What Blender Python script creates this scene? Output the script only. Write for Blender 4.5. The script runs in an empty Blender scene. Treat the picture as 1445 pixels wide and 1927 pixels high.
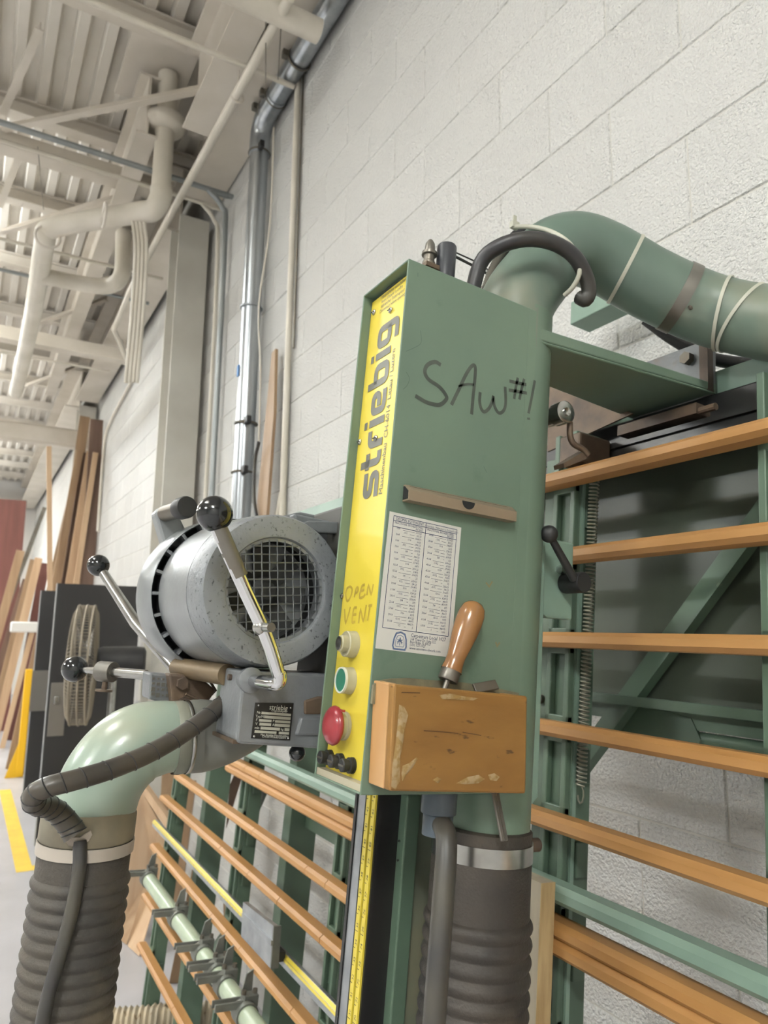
import bpy, math, random
from mathutils import Vector, Matrix
random.seed(7)
SC = bpy.context.scene
COL = SC.collection
PI = math.pi
TILT = math.radians(5)          # the panel saw leans back against the wall by five degrees

# ------------------------------------------------------------------ camera
CAM_H = 1.595
def camera():
    yaw, pitch, roll, f = 0.52314636, 0.16309475, 0.01325113, 1345.0
    fw = Vector((-math.cos(yaw)*math.cos(pitch), math.sin(yaw)*math.cos(pitch), math.sin(pitch)))
    r = Vector((math.sin(yaw), math.cos(yaw), 0)); u = r.cross(fw)
    c, s = math.cos(roll), math.sin(roll)
    r2 = c*r + s*u; u2 = -s*r + c*u
    cd = bpy.data.cameras.new('camera'); co = bpy.data.objects.new('camera', cd); COL.objects.link(co)
    m = Matrix((r2, u2, -fw)).transposed().to_4x4(); m.translation = (0, 0, CAM_H)
    co.matrix_world = m
    cd.sensor_fit = 'HORIZONTAL'; cd.sensor_width = 36; cd.lens = f*36/1445
    cd.clip_start = .05; cd.clip_end = 100
    cd.dof.use_dof = True; cd.dof.focus_distance = .87; cd.dof.aperture_fstop = 11
    SC.camera = co
camera()

# ------------------------------------------------------------------ world, lights, exposure
w = bpy.data.worlds.new('world'); SC.world = w; w.use_nodes = True
w.node_tree.nodes['Background'].inputs[0].default_value = (1, .98, .95, 1)
w.node_tree.nodes['Background'].inputs[1].default_value = .5
def area(name, loc, size, power, col=(.92, .97, 1)):
    d = bpy.data.lights.new(name, 'AREA'); d.shape = 'RECTANGLE'; d.size, d.size_y = size; d.energy = power; d.color = col
    o = bpy.data.objects.new(name, d); COL.objects.link(o); o.location = loc; return o
for i, (x, y, p) in enumerate([(-6.2, -1.25, 62), (-10.5, -1.5, 125), (-15.0, -1.5, 200), (-1.6, -1.9, 30), (3.0, -2.0, 125), (-6.2, -6.0, 200), (-12.0, -6.0, 200), (0.5, -6.0, 200)]):
    area('high_bay_lamp', (x, y, 4.62), (1.2, .35), p)
    o = area('deck_fill_light', (x, y, 4.66), (1.2, .35), p*2.2); o.rotation_euler = (PI, 0, 0)  # added upward fill to brighten the deck, not a fixture of the hall
SC.view_settings.view_transform = 'Standard'; SC.view_settings.look = 'None'
SC.view_settings.exposure = 0.40; SC.view_settings.gamma = 1
try: SC.view_settings.use_curve_mapping = False
except Exception: pass
SC.cycles.max_bounces = 8; SC.cycles.diffuse_bounces = 4

# ------------------------------------------------------------------ materials
def lin(h):
    h = h.lstrip('#'); c = [int(h[i:i+2], 16)/255 for i in (0, 2, 4)]
    return [(x/12.92 if x <= .04045 else ((x+.055)/1.055)**2.4) for x in c] + [1]
MATS = {}
def mat(name, col, rough=.5, metal=0., col2=None, ns=8., lo=.35, hi=.65, bump=0., bs=60., spec=.5, stretch=None, detail=4, bd=.002, col3=None, ns3=30., lo3=.6, hi3=.7, coat=0., trans=0.):
    """noise mixes two paint colours, bump gives fine relief, col3 adds specks or wear"""
    m = bpy.data.materials.new(name); m.use_nodes = True; nt = m.node_tree; N = nt.nodes; L = nt.links
    b = N['Principled BSDF']; b.inputs['Roughness'].default_value = rough; b.inputs['Metallic'].default_value = metal
    b.inputs['Specular IOR Level'].default_value = spec; b.inputs['Coat Weight'].default_value = coat
    b.inputs['Transmission Weight'].default_value = trans
    b.inputs['Base Color'].default_value = lin(col)
    tc = N.new('ShaderNodeTexCoord'); mp = N.new('ShaderNodeMapping'); L.new(tc.outputs['Object'], mp.inputs['Vector'])
    oi = N.new('ShaderNodeObjectInfo'); cb = N.new('ShaderNodeCombineXYZ')
    mu = N.new('ShaderNodeMath'); mu.operation = 'MULTIPLY'; mu.inputs[1].default_value = 37.
    L.new(oi.outputs['Random'], mu.inputs[0])
    for k in range(3): L.new(mu.outputs[0], cb.inputs[k])
    L.new(cb.outputs[0], mp.inputs['Location'])
    if stretch: mp.inputs['Scale'].default_value = stretch
    def noise(sc, d=detail):
        n = N.new('ShaderNodeTexNoise'); n.inputs['Scale'].default_value = sc; n.inputs['Detail'].default_value = d
        L.new(mp.outputs[0], n.inputs['Vector']); return n
    def ramp(src, a, z, inv=False):
        r = N.new('ShaderNodeMapRange'); r.inputs['From Min'].default_value = a; r.inputs['From Max'].default_value = z
        L.new(src, r.inputs['Value']); return r.outputs[0]
    cur = None
    if col2:
        mx = N.new('ShaderNodeMix'); mx.data_type = 'RGBA'
        mx.inputs['A'].default_value = lin(col); mx.inputs['B'].default_value = lin(col2)
        L.new(ramp(noise(ns).outputs['Fac'], lo, hi), mx.inputs['Factor']); cur = mx.outputs['Result']
    if col3:
        mx = N.new('ShaderNodeMix'); mx.data_type = 'RGBA'
        if cur: L.new(cur, mx.inputs['A'])
        else: mx.inputs['A'].default_value = lin(col)
        mx.inputs['B'].default_value = lin(col3)
        L.new(ramp(noise(ns3, 6).outputs['Fac'], lo3, hi3), mx.inputs['Factor']); cur = mx.outputs['Result']
    if cur: L.new(cur, b.inputs['Base Color'])
    if bump:
        bp = N.new('ShaderNodeBump'); bp.inputs['Strength'].default_value = bump; bp.inputs['Distance'].default_value = bd
        L.new(noise(bs, 3).outputs['Fac'], bp.inputs['Height']); L.new(bp.outputs[0], b.inputs['Normal'])
    MATS[name] = m; return m
wall_paint = mat('white_block_paint', '#dad9d4', .26, col2='#e0dfda', ns=1.5, bump=1., bs=150, spec=.6, bd=.0115)
mortar = mat('painted_mortar', '#cdcac1', .6, bump=.3, bs=80)
wall_plain = mat('grey_white_wall_paint', '#c9c6c0', .6)
ceil_m = mat('cream_ceiling_paint', '#d9d3c8', .6, col2='#cfc8bc', ns=2)
beam_m = mat('cream_steel_paint', '#d3cbbf', .5, col2='#c6beb0', ns=3)
pipe_w = mat('white_pipe_paint', '#d6cfc2', .45, col2='#c6bfb0', ns=4)
column_m = mat('light_grey_column_paint', '#c8c5bb', .5, col2='#bcb8ae', ns=3)
galv = mat('galvanised_steel', '#b9bdc0', .28, .9, col2='#9da3a8', ns=14, stretch=(1, 1, .1))
emt = mat('conduit_steel', '#8f9393', .4, .6)
floor_m = mat('grey_epoxy_floor', '#b0aeb0', .35, col2='#a3a1a2', ns=2.5, col3='#8f8c8a', ns3=9, lo3=.62, hi3=.8)
tape_m = mat('yellow_floor_paint', '#d9b840', .5, col2='#c8a83c', ns=8)
green = mat('saw_green_paint', '#697c6a', .42, col2='#637666', ns=5, col3='#546a58', ns3=18, lo3=.66, hi3=.8, bump=.06, bs=50, spec=.45)
green_l = mat('pale_saw_green_paint', '#7c9384', .42, col2='#71887a', ns=6, bump=.05, bs=60)
green_d = mat('green_frame_paint', '#546856', .45, col2='#4b5d4e', ns=5, col3='#8b9a80', ns3=9, lo3=.7, hi3=.78)
green_glossy = mat('dark_green_sheet', '#40473b', .36, col2='#474e42', ns=2, spec=.4)
duct_g = mat('dusty_green_duct', '#5c6e63', .42, col2='#667467', ns=3, col3='#8c8571', ns3=5, lo3=.58, hi3=.85)
elbow_m = mat('pale_green_duct', '#9ba897', .3, col2='#8c9c8e', ns=4, col3='#a39b82', ns3=5, lo3=.50, hi3=.8, coat=.2)
olive = mat('dusty_olive_paint', '#7f8374', .45, col2='#726f62', ns=6)
yellow = mat('yellow_panel', '#d6c348', .35, col2='#d2bd3e', ns=5, col3='#cdb83a', ns3=12, lo3=.6, hi3=.85)
logo_m = mat('logo_grey_print', '#5a5a50', .5)
marker_m = mat('black_marker', '#3d443c', .5, col2='#4a5248', ns=40)
marker_y = mat('faded_marker', '#b39a3a', .5, col2='#a78f3c', ns=60)
print_m = mat('black_print', '#35342e', .6)
paper = mat('sticker_paper', '#cfcdc4', .35, spec=.4)
blue_print = mat('navy_print', '#2f3c5c', .5)
blue_light = mat('blue_print', '#4b6288', .5)
red_b = mat('red_button_plastic', '#983038', .3, col2='#8c2c32', ns=10, coat=.3)
cream_b = mat('cream_plastic', '#aaa488', .4)
green_b = mat('green_button_plastic', '#2f6e58', .35)
ring_m = mat('pale_ring', '#cfd0c4', .35)
steel = mat('bright_steel', '#b7b7b3', .22, .95, col2='#9b9994', ns=30)
chrome = mat('chrome', '#d5d5d5', .07, 1.)
steel_d = mat('grey_steel', '#77746d', .4, .7, col2='#6a6256', ns=12)
blackp = mat('black_plastic', '#17191b', .12, coat=.4)
black_m = mat('matt_black', '#1f1f20', .5, col2='#2a2928', ns=12)
black_rail = mat('black_rail', '#1b1c1e', .3, col2='#262523', ns=6, spec=.5)
rubber = mat('dark_rubber_hose', '#3b3834', .62, col2='#4d463b', ns=10, col3='#756a56', ns3=6, lo3=.5, hi3=.8, bump=.4, bs=260)
rubber_d = mat('black_rubber_hose', '#2d2a27', .6, col2='#3a342d', ns=10, col3='#5f5443', ns3=6, lo3=.54, hi3=.85, bump=.4, bs=260)
rubber_b = mat('black_cable', '#2c2c2e', .42, col2='#4d493f', ns=6, lo=.45, hi=.7, col3='#c8c5ba', ns3=130, lo3=.78, hi3=.8)
wrap_m = mat('dusty_black_spiral_wrap', '#2a2928', .38, col2='#5a5143', ns=5, lo=.42, hi=.72)
motor_m = mat('grey_hammered_motor_paint', '#8d9091', .33, .25, col2='#7f8283', ns=10, bump=.12, bs=90)
motor_f = mat('rough_grey_casting', '#85888a', .42, .2, col2='#74777a', ns=16, col3='#45484a', ns3=210, lo3=.60, hi3=.70, bump=.5, bs=120)
cast_m = mat('grey_casting_rusty', '#7d8082', .42, .2, col2='#6c6e70', ns=12, col3='#7a5a3c', ns3=7, lo3=.60, hi3=.78, bump=.4, bs=120)
rusty = mat('dusty_brown_steel', '#6a5846', .55, .3, col2='#4b4038', ns=14, bump=.3, bs=80)
dark_in = mat('dark_inside', '#121314', .7)
wire_m = mat('grey_wire', '#6f7274', .35, .6)
plate_black = mat('black_name_plate', '#1d1c1a', .4)
plate_light = mat('name_plate_field', '#a7a597', .4)
tie_m = mat('nylon_tie', '#b5b4a4', .4)
wood = mat('beech_slat', '#b28551', .5, col2='#a0733f', ns=22, stretch=(.07, 1, 1), lo=.3, hi=.7, col3='#8a5a30', ns3=5, lo3=.64, hi3=.8)
wood_box = mat('oiled_wood_box', '#8a6532', .45, col2='#7a5628', ns=18, stretch=(1, .35, 1), col3='#4a3016', ns3=110, lo3=.66, hi3=.72, bump=.15, bs=150)
wood_end = mat('worn_wood_edge', '#b8946a', .5, col2='#b0834f', ns=12, stretch=(1, 1, .3))
glue_m = mat('dried_glue', '#a08a68', .35, col2='#8c7040', ns=140, lo=.42, hi=.58, trans=0.)
wood_handle = mat('varnished_handle', '#936b40', .22, col2='#825731', ns=14, stretch=(1, 1, .25), coat=.5)
pine = mat('pine_board', '#c2a585', .55, col2='#b39474', ns=14, stretch=(1, 1, .08))
oak = mat('oak_board', '#9f8466', .55, col2='#8c7156', ns=14, stretch=(1, 1, .08))
oak_d = mat('brown_board', '#735b4c', .55, col2='#624c40', ns=14, stretch=(1, 1, .08))
redwood = mat('red_brown_board', '#6b4038', .5, col2='#5c362f', ns=10, stretch=(1, 1, .1))
osb = mat('weathered_chipboard', '#9b917e', .7, col2='#b3a58c', ns=26, stretch=(1, 1, .2), col3='#6f5b40', ns3=40, lo3=.6, hi3=.66)
osb_edge = mat('chipboard_edge', '#b79f74', .7, col2='#9a7f55', ns=60, stretch=(1, 1, .15))
brown_clip = mat('bronze_aluminium', '#968670', .38, .25, col2='#8a7a66', ns=8)
alu = mat('dull_aluminium', '#a5a8aa', .33, .8, col2='#8d9092', ns=20)
clip_grey = mat('grey_cast_clip', '#74766f', .5, .3, col2='#65665f', ns=20)
tube_l = mat('pale_green_tube', '#a9b59c', .35, col2='#9caa92', ns=14)
door_m = mat('black_door', '#2b2a2a', .38)
door_e = mat('door_edge', '#8b8c8c', .4)
plate_s = mat('satin_lock_plate', '#84807a', .35, .6)
fan_m = mat('dusty_fan_guard', '#8d8372', .6, .2)
yellow_p = mat('yellow_guard_paint', '#e3b11c', .4)
red_sign = mat('red_sign', '#b0403a', .5)
blue_t = mat('blue_tape', '#3577b5', .5)
card_m = mat('white_card', '#d8d5cf', .5)
cork = mat('clear_plastic_tape', '#c9c6c4', .4)

# ------------------------------------------------------------------ geometry collector
class G:
    def __init__(s): s.v = []; s.f = []
    def add(s, vs, fs):
        k = len(s.v); s.v += [tuple(p) for p in vs]; s.f += [tuple(i+k for i in f) for f in fs]; return s
    def box(s, x0, x1, y0, y1, z0, z1):
        return s.add([(x, y, z) for z in (z0, z1) for y in (y0, y1) for x in (x0, x1)],
                     [(0, 2, 3, 1), (4, 5, 7, 6), (0, 1, 5, 4), (2, 6, 7, 3), (0, 4, 6, 2), (1, 3, 7, 5)])
    def bar(s, a, b, wdt, thk, side=(0, 0, 1)):
        """a rectangular bar from a to b; wdt across `side`-perpendicular, thk along the normal"""
        a, b = Vector(a), Vector(b); d = (b-a).normalized(); n = Vector(side)
        n = (n - d*n.dot(d)).normalized(); t = d.cross(n)
        vs = [p + t*(i*wdt/2) + n*(j*thk/2) for p in (a, b) for i, j in ((-1, -1), (1, -1), (1, 1), (-1, 1))]
        return s.add(vs, [(0, 3, 2, 1), (4, 5, 6, 7), (0, 1, 5, 4), (1, 2, 6, 5), (2, 3, 7, 6), (3, 0, 4, 7)])
    def prism(s, poly, off):
        """polygon (3D points) extruded by off"""
        n = len(poly); off = Vector(off); p = [Vector(q) for q in poly]
        nn = Vector((0, 0, 0))
        for i in range(n): nn += p[i].cross(p[(i+1) % n])
        if nn.dot(off) > 0: p.reverse()
        vs = p + [q+off for q in p]
        return s.add(vs, [tuple(range(n)), tuple(range(2*n-1, n-1, -1))] + [(i, i+n, (i+1) % n+n, (i+1) % n) for i in range(n)])
    def tube(s, pts, r, n=12, caps=True, closed=False, flat=None):
        pts = [Vector(p) for p in pts]; m = len(pts)
        rs = r if isinstance(r, (list, tuple)) else [r]*m
        up = None; rings = []
        for i, p in enumerate(pts):
            if closed: t = pts[(i+1) % m]-pts[i-1]
            else: t = pts[min(i+1, m-1)]-pts[max(i-1, 0)]
            t.normalize()
            if up is None:
                up = Vector((0, 0, 1)) if abs(t.z) < .9 else Vector((1, 0, 0))
                if flat: up = Vector(flat)
            up = (up - t*up.dot(t)).normalized(); sd = t.cross(up)
            rings.append([p + (up*math.cos(2*PI*k/n) + sd*math.sin(2*PI*k/n))*rs[i] for k in range(n)])
        vs = [q for rg in rings for q in rg]; fs = []
        for i in range(m if closed else m-1):
            j = (i+1) % m
            for k in range(n):
                k2 = (k+1) % n; fs.append((i*n+k, j*n+k, j*n+k2, i*n+k2))
        if caps and not closed:
            fs.append(tuple(range(n))); fs.append(tuple(range(m*n-1, (m-1)*n-1, -1)))
        return s.add(vs, fs)
    def lathe(s, prof, org, axis, n=24, cap0=True, cap1=True, a0=0., a1=2*PI):
        """prof = [(radius, height)] turned about axis through org"""
        ax = Vector(axis).normalized(); u = Vector((0, 0, 1)) if abs(ax.z) < .9 else Vector((1, 0, 0))
        u = (u-ax*u.dot(ax)).normalized(); w_ = ax.cross(u); org = Vector(org); full = abs(a1-a0-2*PI) < 1e-6
        m = n if full else n+1
        vs = [org + ax*h + (u*math.cos(a0+(a1-a0)*k/n)+w_*math.sin(a0+(a1-a0)*k/n))*r for r, h in prof for k in range(m)]
        fs = []
        for i in range(len(prof)-1):
            for k in range(n):
                k2 = (k+1) % m; fs.append((i*m+k, i*m+k2, (i+1)*m+k2, (i+1)*m+k))
        if full and cap0 and prof[0][0] > 1e-6: fs.append(tuple(range(m-1, -1, -1)))
        if full and cap1 and prof[-1][0] > 1e-6: b = (len(prof)-1)*m; fs.append(tuple(range(b, b+m)))
        return s.add(vs, fs)
    def cyl(s, a, b, r, n=20): 
        a, b = Vector(a), Vector(b); return s.lathe([(r, 0), (r, (b-a).length)], a, b-a, n)
    def ball(s, c, r, n=24):
        return s.lathe([(max(1e-5, r*math.sin(PI*i/12)), -r*math.cos(PI*i/12)) for i in range(13)], c, (0, 0, 1), n, False, False)
    def ribbon(s, pts, wdt, nrm, thk=.0004, closed=False):
        """flat printed or drawn stroke lying on a face with normal nrm"""
        p = [Vector(q) for q in pts]; n = Vector(nrm).normalized(); m = len(p); a = []; b = []
        for i in range(m):
            if closed: d0 = (p[i]-p[i-1]).normalized(); d1 = (p[(i+1) % m]-p[i]).normalized()
            else:
                d0 = (p[i]-p[max(i-1, 0)]); d1 = (p[min(i+1, m-1)]-p[i])
                d0 = d0.normalized() if d0.length > 1e-9 else d1.normalized(); d1 = d1.normalized() if d1.length > 1e-9 else d0
            t = (d0+d1).normalized(); sd = n.cross(t); k = 1/max(.5, t.dot(d1))
            a.append(p[i]+sd*wdt/2*k+n*thk); b.append(p[i]-sd*wdt/2*k+n*thk)
        fs = [(i, m+i, m+(i+1) % m, (i+1) % m) for i in range(m if closed else m-1)]
        return s.add(a+b, fs)

def arc(c, r, a0, a1, n, ex, ey):
    c, ex, ey = Vector(c), Vector(ex), Vector(ey)
    return [c + ex*r*math.cos(a0+(a1-a0)*i/n) + ey*r*math.sin(a0+(a1-a0)*i/n) for i in range(n+1)]
def smooth_path(pts, k=6):
    """Catmull-Rom through the points"""
    p = [Vector(q) for q in pts]; p = [p[0]*2-p[1]] + p + [p[-1]*2-p[-2]]; out = []
    for i in range(1, len(p)-2):
        for j in range(k):
            t = j/k; a, b, c, d = p[i-1:i+3]
            out.append(.5*((2*b)+(c-a)*t+(2*a-5*b+4*c-d)*t*t+(3*b-a-3*c+d)*t**3))
    out.append(p[-2]); return out

_tc = {}
def text_geo(s, res=2):
    if (s, res) not in _tc:
        c = bpy.data.curves.new('t', 'FONT'); c.body = s; c.size = 1; c.resolution_u = res
        o = bpy.data.objects.new('t', c); COL.objects.link(o)
        me = bpy.data.meshes.new_from_object(o.evaluated_get(bpy.context.evaluated_depsgraph_get()))
        _tc[(s, res)] = ([v.co.copy() for v in me.vertices], [tuple(p.vertices) for p in me.polygons])
        bpy.data.objects.remove(o); bpy.data.meshes.remove(me)
    return _tc[(s, res)]
def put_text(g, s, org, ex, ey, size, align='L', wide=1., res=2, nrm=None, thk=.0004):
    vs, fs = text_geo(s, res); ex, ey = Vector(ex), Vector(ey); n = ex.cross(ey)
    wd = max([v.x for v in vs] or [0]); off = {'L': 0, 'C': -wd/2, 'R': -wd}[align]
    g.add([Vector(org) + ex*((v.x+off)*size*wide) + ey*(v.y*size) + n*thk for v in vs], fs)

# ------------------------------------------------------------------ objects
ORG = {}
def frame_matrix(loc, fr):
    if fr == 'M':
        return Matrix.Rotation(-TILT, 4, 'X') @ Matrix.Translation(Vector(loc))
    return Matrix.Translation(Vector(loc))
def tag(o, label, cat=None, group=None):
    o['label'] = label
    if cat: o['category'] = cat
    if group: o['group'] = group
def thing(name, label, cat, loc, fr='M', group=None):
    o = bpy.data.objects.new(name, None); COL.objects.link(o); o.matrix_world = frame_matrix(loc, fr)
    o.empty_display_size = .05; tag(o, label, cat, group); ORG[o] = Vector(loc); return o
def mesh(name, g, m, org=Vector((0, 0, 0)), smooth=None):
    me = bpy.data.meshes.new(name); me.from_pydata([tuple(Vector(p)-org) for p in g.v], [], g.f); me.materials.append(m)
    me.update()
    if smooth is not None:
        me.shade_smooth(); me.set_sharp_from_angle(angle=math.radians(smooth))
    return me
def bev(o, wdt, seg=2):
    md = o.modifiers.new('bevel', 'BEVEL'); md.width = wdt; md.segments = seg; md.limit_method = 'ANGLE'; md.angle_limit = math.radians(40)
    md.harden_normals = False
    return o
def part(name, g, m, parent, smooth=35, bevel=0, label=None):
    o = bpy.data.objects.new(name, mesh(name, g, m, ORG[parent], smooth)); COL.objects.link(o); o.parent = parent; ORG[o] = ORG[parent]
    if bevel: bev(o, bevel)
    if label: o['label'] = label
    return o
def solo(name, g, m, label, cat, loc, fr='M', group=None, smooth=35, bevel=0):
    o = bpy.data.objects.new(name, mesh(name, g, m, Vector(loc), smooth)); COL.objects.link(o); o.matrix_world = frame_matrix(loc, fr)
    tag(o, label, cat, group); ORG[o] = Vector(loc)
    if bevel: bev(o, bevel)
    return o
def struct(name, g, m, smooth=None, bevel=0, label=None):
    o = bpy.data.objects.new(name, mesh(name, g, m, Vector((0, 0, 0)), smooth)); COL.objects.link(o); o['kind'] = 'structure'
    ORG[o] = Vector((0, 0, 0))
    if bevel: bev(o, bevel)
    if label: o['label'] = label
    return o

# ================================================================== the building
WY = 1.2336
X_FAR, X_NEAR, Y_OPP, Z_CEIL = -19., 5., -11., 5.0
struct('floor', G().box(X_FAR, X_NEAR, Y_OPP, WY+.2, -.1, 0), floor_m)
struct('wall_far', G().box(X_FAR-.2, X_FAR, Y_OPP, WY+.2, 0, Z_CEIL+.3), wall_plain)
struct('wall_near', G().box(X_NEAR, X_NEAR+.2, Y_OPP, WY+.2, 0, Z_CEIL+.3), wall_plain)
struct('wall_opposite', G().box(X_FAR, X_NEAR, Y_OPP-.2, Y_OPP, 0, Z_CEIL+.3), wall_plain)
wall = struct('wall_right', G().box(X_FAR, X_NEAR, WY+.004, WY+.2, 0, Z_CEIL+.05), mortar)

# painted concrete blocks of the right wall, each its own piece, sharing one mesh
BL, BH, BX0 = .4064, .2032, -1.2794
def block_geo(x0, x1):
    e, c, d = .0016, .0028, .05
    g = G(); z0, z1 = e, BH-e; x0 += e; x1 -= e
    fr = [(x0+c, 0, z0+c), (x1-c, 0, z0+c), (x1-c, 0, z1-c), (x0+c, 0, z1-c)]
    md = [(x0, .0042, z0), (x1, .0042, z0), (x1, .0042, z1), (x0, .0042, z1)]
    bk = [(x0, d, z0), (x1, d, z0), (x1, d, z1), (x0, d, z1)]
    g.add(fr+md+bk, [(0, 1, 2, 3)] + [(4+i, 4+(i+1) % 4, (i+1) % 4, i) for i in range(4)] + [(8+i, 8+(i+1) % 4, 4+(i+1) % 4, 4+i) for i in range(4)])
    return g
bm_full = mesh('block', block_geo(0, BL), wall_paint, smooth=None)
cam_m = SC.camera.matrix_world.inverted()
def pix(p):
    q = cam_m @ Vector(p)
    if q.z > -.05: return None
    return (722.5 + 1345*q.x/-q.z, 963.5 - 1345*q.y/-q.z)
cand = []
for r in range(24):
    sh = 0 if r % 2 == 0 else BL/2
    k = -60
    while True:
        x = BX0 + sh + k*BL; k += 1
        if x < X_FAR: continue
        if x > X_NEAR-BL: break
        ps = [pix((x+a, WY, r*BH+b)) for a in (0, BL) for b in (0, BH)]
        area_ = 0
        if all(ps):
            xs = [p[0] for p in ps]; ys = [p[1] for p in ps]
            cx, cy = sum(xs)/4, sum(ys)/4
            inside = max(xs) > 0 and min(xs) < 1445 and max(ys) > 0 and min(ys) < 1927
            hidden = (700 < cx < 1000 and 640 < cy < 1927) or (cx < 110 and cy < 780) or (270 < cx < 640 and 1000 < cy < 1380) or (60 < cx < 250 and cy > 1120) or (310 < cx < 395 and 420 < cy < 1000)
            if inside and not hidden: area_ = (max(xs)-min(xs))*(max(ys)-min(ys))
        cand.append((area_, x, r))
cand.sort(reverse=True)
gs = G()
for i, (a, x, r) in enumerate(cand):
    if i < 299 and a > 60:
        o = bpy.data.objects.new('block', bm_full); COL.objects.link(o); o.parent = wall
        o.location = (x, WY + random.uniform(-.0006, .0006), r*BH)
    else:
        b = block_geo(x, x+BL); gs.add([(p[0], p[1]+WY, p[2]+r*BH) for p in b.v], b.f)
o = part('far_blocks', gs, wall_paint, wall, None); o['kind'] = 'stuff'

# floor markings
struct('trim_1', G().box(-8.2, -5.50, .44, .54, 0, .002), tape_m, label='yellow painted line on the grey floor, running along the wall')
struct('trim_2', G().box(-5.60, -5.50, .54, 1.18, 0, .002), tape_m, label='yellow painted line on the grey floor, running towards the wall')

# ceiling: ribbed steel deck, ribs along the wall
g = G(); y = Y_OPP; prof = []
while y < WY+.1:
    prof += [(y, Z_CEIL), (y+.055, Z_CEIL), (y+.07, Z_CEIL+.045), (y+.135, Z_CEIL+.045)]; y += .152
vs = [(x, a, b) for x in (X_FAR, X_NEAR) for a, b in prof]; n = len(prof)
g.add(vs, [(i, i+1, n+i+1, n+i) for i in range(n-1)])
struct('ceiling', g, ceil_m)
struct('trim_3', G().box(X_FAR, X_NEAR, Y_OPP, WY+.1, Z_CEIL+.1, Z_CEIL+.12), ceil_m)

# joists across the room under the deck
jx = [-2.62, -3.72, -4.86, -5.95, -7.1, -8.3, -9.5, -10.7, -11.9, -13.1, -14.3, -15.5, -16.7, -17.9]
J0 = None
for i, x in enumerate(jx):
    if J0 is None:
        g = G(); z1 = Z_CEIL-.002
        g.box(-.04, .04, Y_OPP, 1.19, z1-.012, z1); g.box(-.006, .006, Y_OPP, 1.19, z1-.10, z1-.012); g.box(-.05, .05, Y_OPP, 1.19, z1-.115, z1-.10)
        J0 = bpy.data.objects.new('joist', mesh('joist', g, beam_m)); COL.objects.link(J0); J0.location = (x, 0, 0); jo = J0
    else:
        jo = J0.copy(); COL.objects.link(jo); jo.location = (x, 0, 0)
    jo['label'] = ['cream steel ceiling joist %s' % t for t in ('closest to the saw, above the round silver duct', 'second out from the saw, crossing above the roof drain plate', 'third out, beside the galvanised conduit', 'fourth out, above the round drain pipe', 'fifth out, above the drain pipe bend', 'sixth out from the saw', 'seventh out from the saw', 'eighth out, far down the hall', 'ninth out, far down the hall', 'tenth out, far down the hall', 'eleventh out, near the far wall', 'twelfth out, near the far wall', 'thirteenth out, at the far wall', 'last one at the far wall')][i]
    jo['category'] = 'joist'; jo['group'] = 'ceiling joists'
# diagonal braces between the joists and the wall girder
for nm, a, b, lab in (('brace', (-4.6262,-0.0792,4.6000), (-3.6504,0.9049,4.6000), 'cream angle brace crossing below the deck towards the roof drain'),
                      ('brace', (-5.9678,-0.0361,4.6000), (-4.7585,0.8435,4.6000), 'cream angle brace behind the horizontal drain pipe'),
                      ('brace', (-4.6920,-0.0898,4.7500), (-3.8573,0.0536,4.7500), 'thin cream diagonal brace at the left edge of the view'),
                      ('brace', (-5.9363,-0.0624,4.8000), (-5.0433,0.0382,4.8000), 'short cream diagonal brace left of the drain pipe'),
                      ('brace', (-8.0497,0.3234,4.7000), (-6.9738,0.8941,4.7000), 'far cream diagonal brace beyond the sagging pipe'),
                      ('brace', (-10.4713,0.3058,4.7000), (-9.0425,0.9201,4.7000), 'farthest cream diagonal brace near the lumber')):
    g = G(); g.bar(a, b, .045, .006); g.bar(Vector(a)+Vector((0, 0, .02)), Vector(b)+Vector((0, 0, .02)), .006, .045)
    solo(nm, g, beam_m, lab, 'brace', a, 'W')

# girders along the wall
def girder(x0, x1, ya, yb, zb, lab, h=.55, cat='girder'):
    g = G(); ym = (ya+yb)/2
    g.box(x0, x1, ya, yb, zb, zb+.014); g.box(x0, x1, ym-.008, ym+.008, zb+.014, zb+h-.014); g.box(x0, x1, ya, yb, zb+h-.014, zb+h)
    return solo('girder', g, beam_m, lab, cat, (x0, ym, zb), 'W')
girder(-4.46, 4.9, .998, 1.225, 4.41, 'wide cream girder bottom flange along the wall, nearest bay, above the duct', .48)
girder(-3.71, 4.9, .80, .955, 4.36, 'cream girder beside the wall girder, nearest bay, ending at the roof drain', .5)
girder(-9.3, -4.78, .93, 1.19, 4.35, 'cream girder along the wall in the bay beyond the first column', .5)
girder(-9.6, -4.0, .60, .72, 4.45, 'second cream girder of the far bay, away from the wall', .4)
girder(-18.9, -9.6, .85, 1.19, 4.35, 'far cream girder above the standing lumber', .5)
# cross beam far away
g = G(); a = (-9.4000,0.1415,3.9630); 
g.box(-9.52, -9.34, -6, 1.2, a[2]-.2, a[2]+.03)
solo('cross_beam', g, beam_m, 'large cream cross beam over the standing lumber', 'beam', (-9.4, 0, a[2]), 'W', bevel=.03)
g = G(); a = (-7.1000,0.0279,4.2736)
g.box(-7.16, -7.04, -6, 1.19, a[2]-.12, a[2])
solo('cross_beam', g, beam_m, 'cream cross beam halfway down the hall', 'beam', (-7.1, 0, a[2]), 'W')
g = G(); a = (-4.7200,-0.0928,4.6302)
g.box(-4.78, -4.66, -6, .97, a[2]-.10, a[2])
solo('cross_beam', g, beam_m, 'cream cross beam under the galvanised conduit, before the first column', 'beam', (-4.7, 0, a[2]), 'W')

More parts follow.
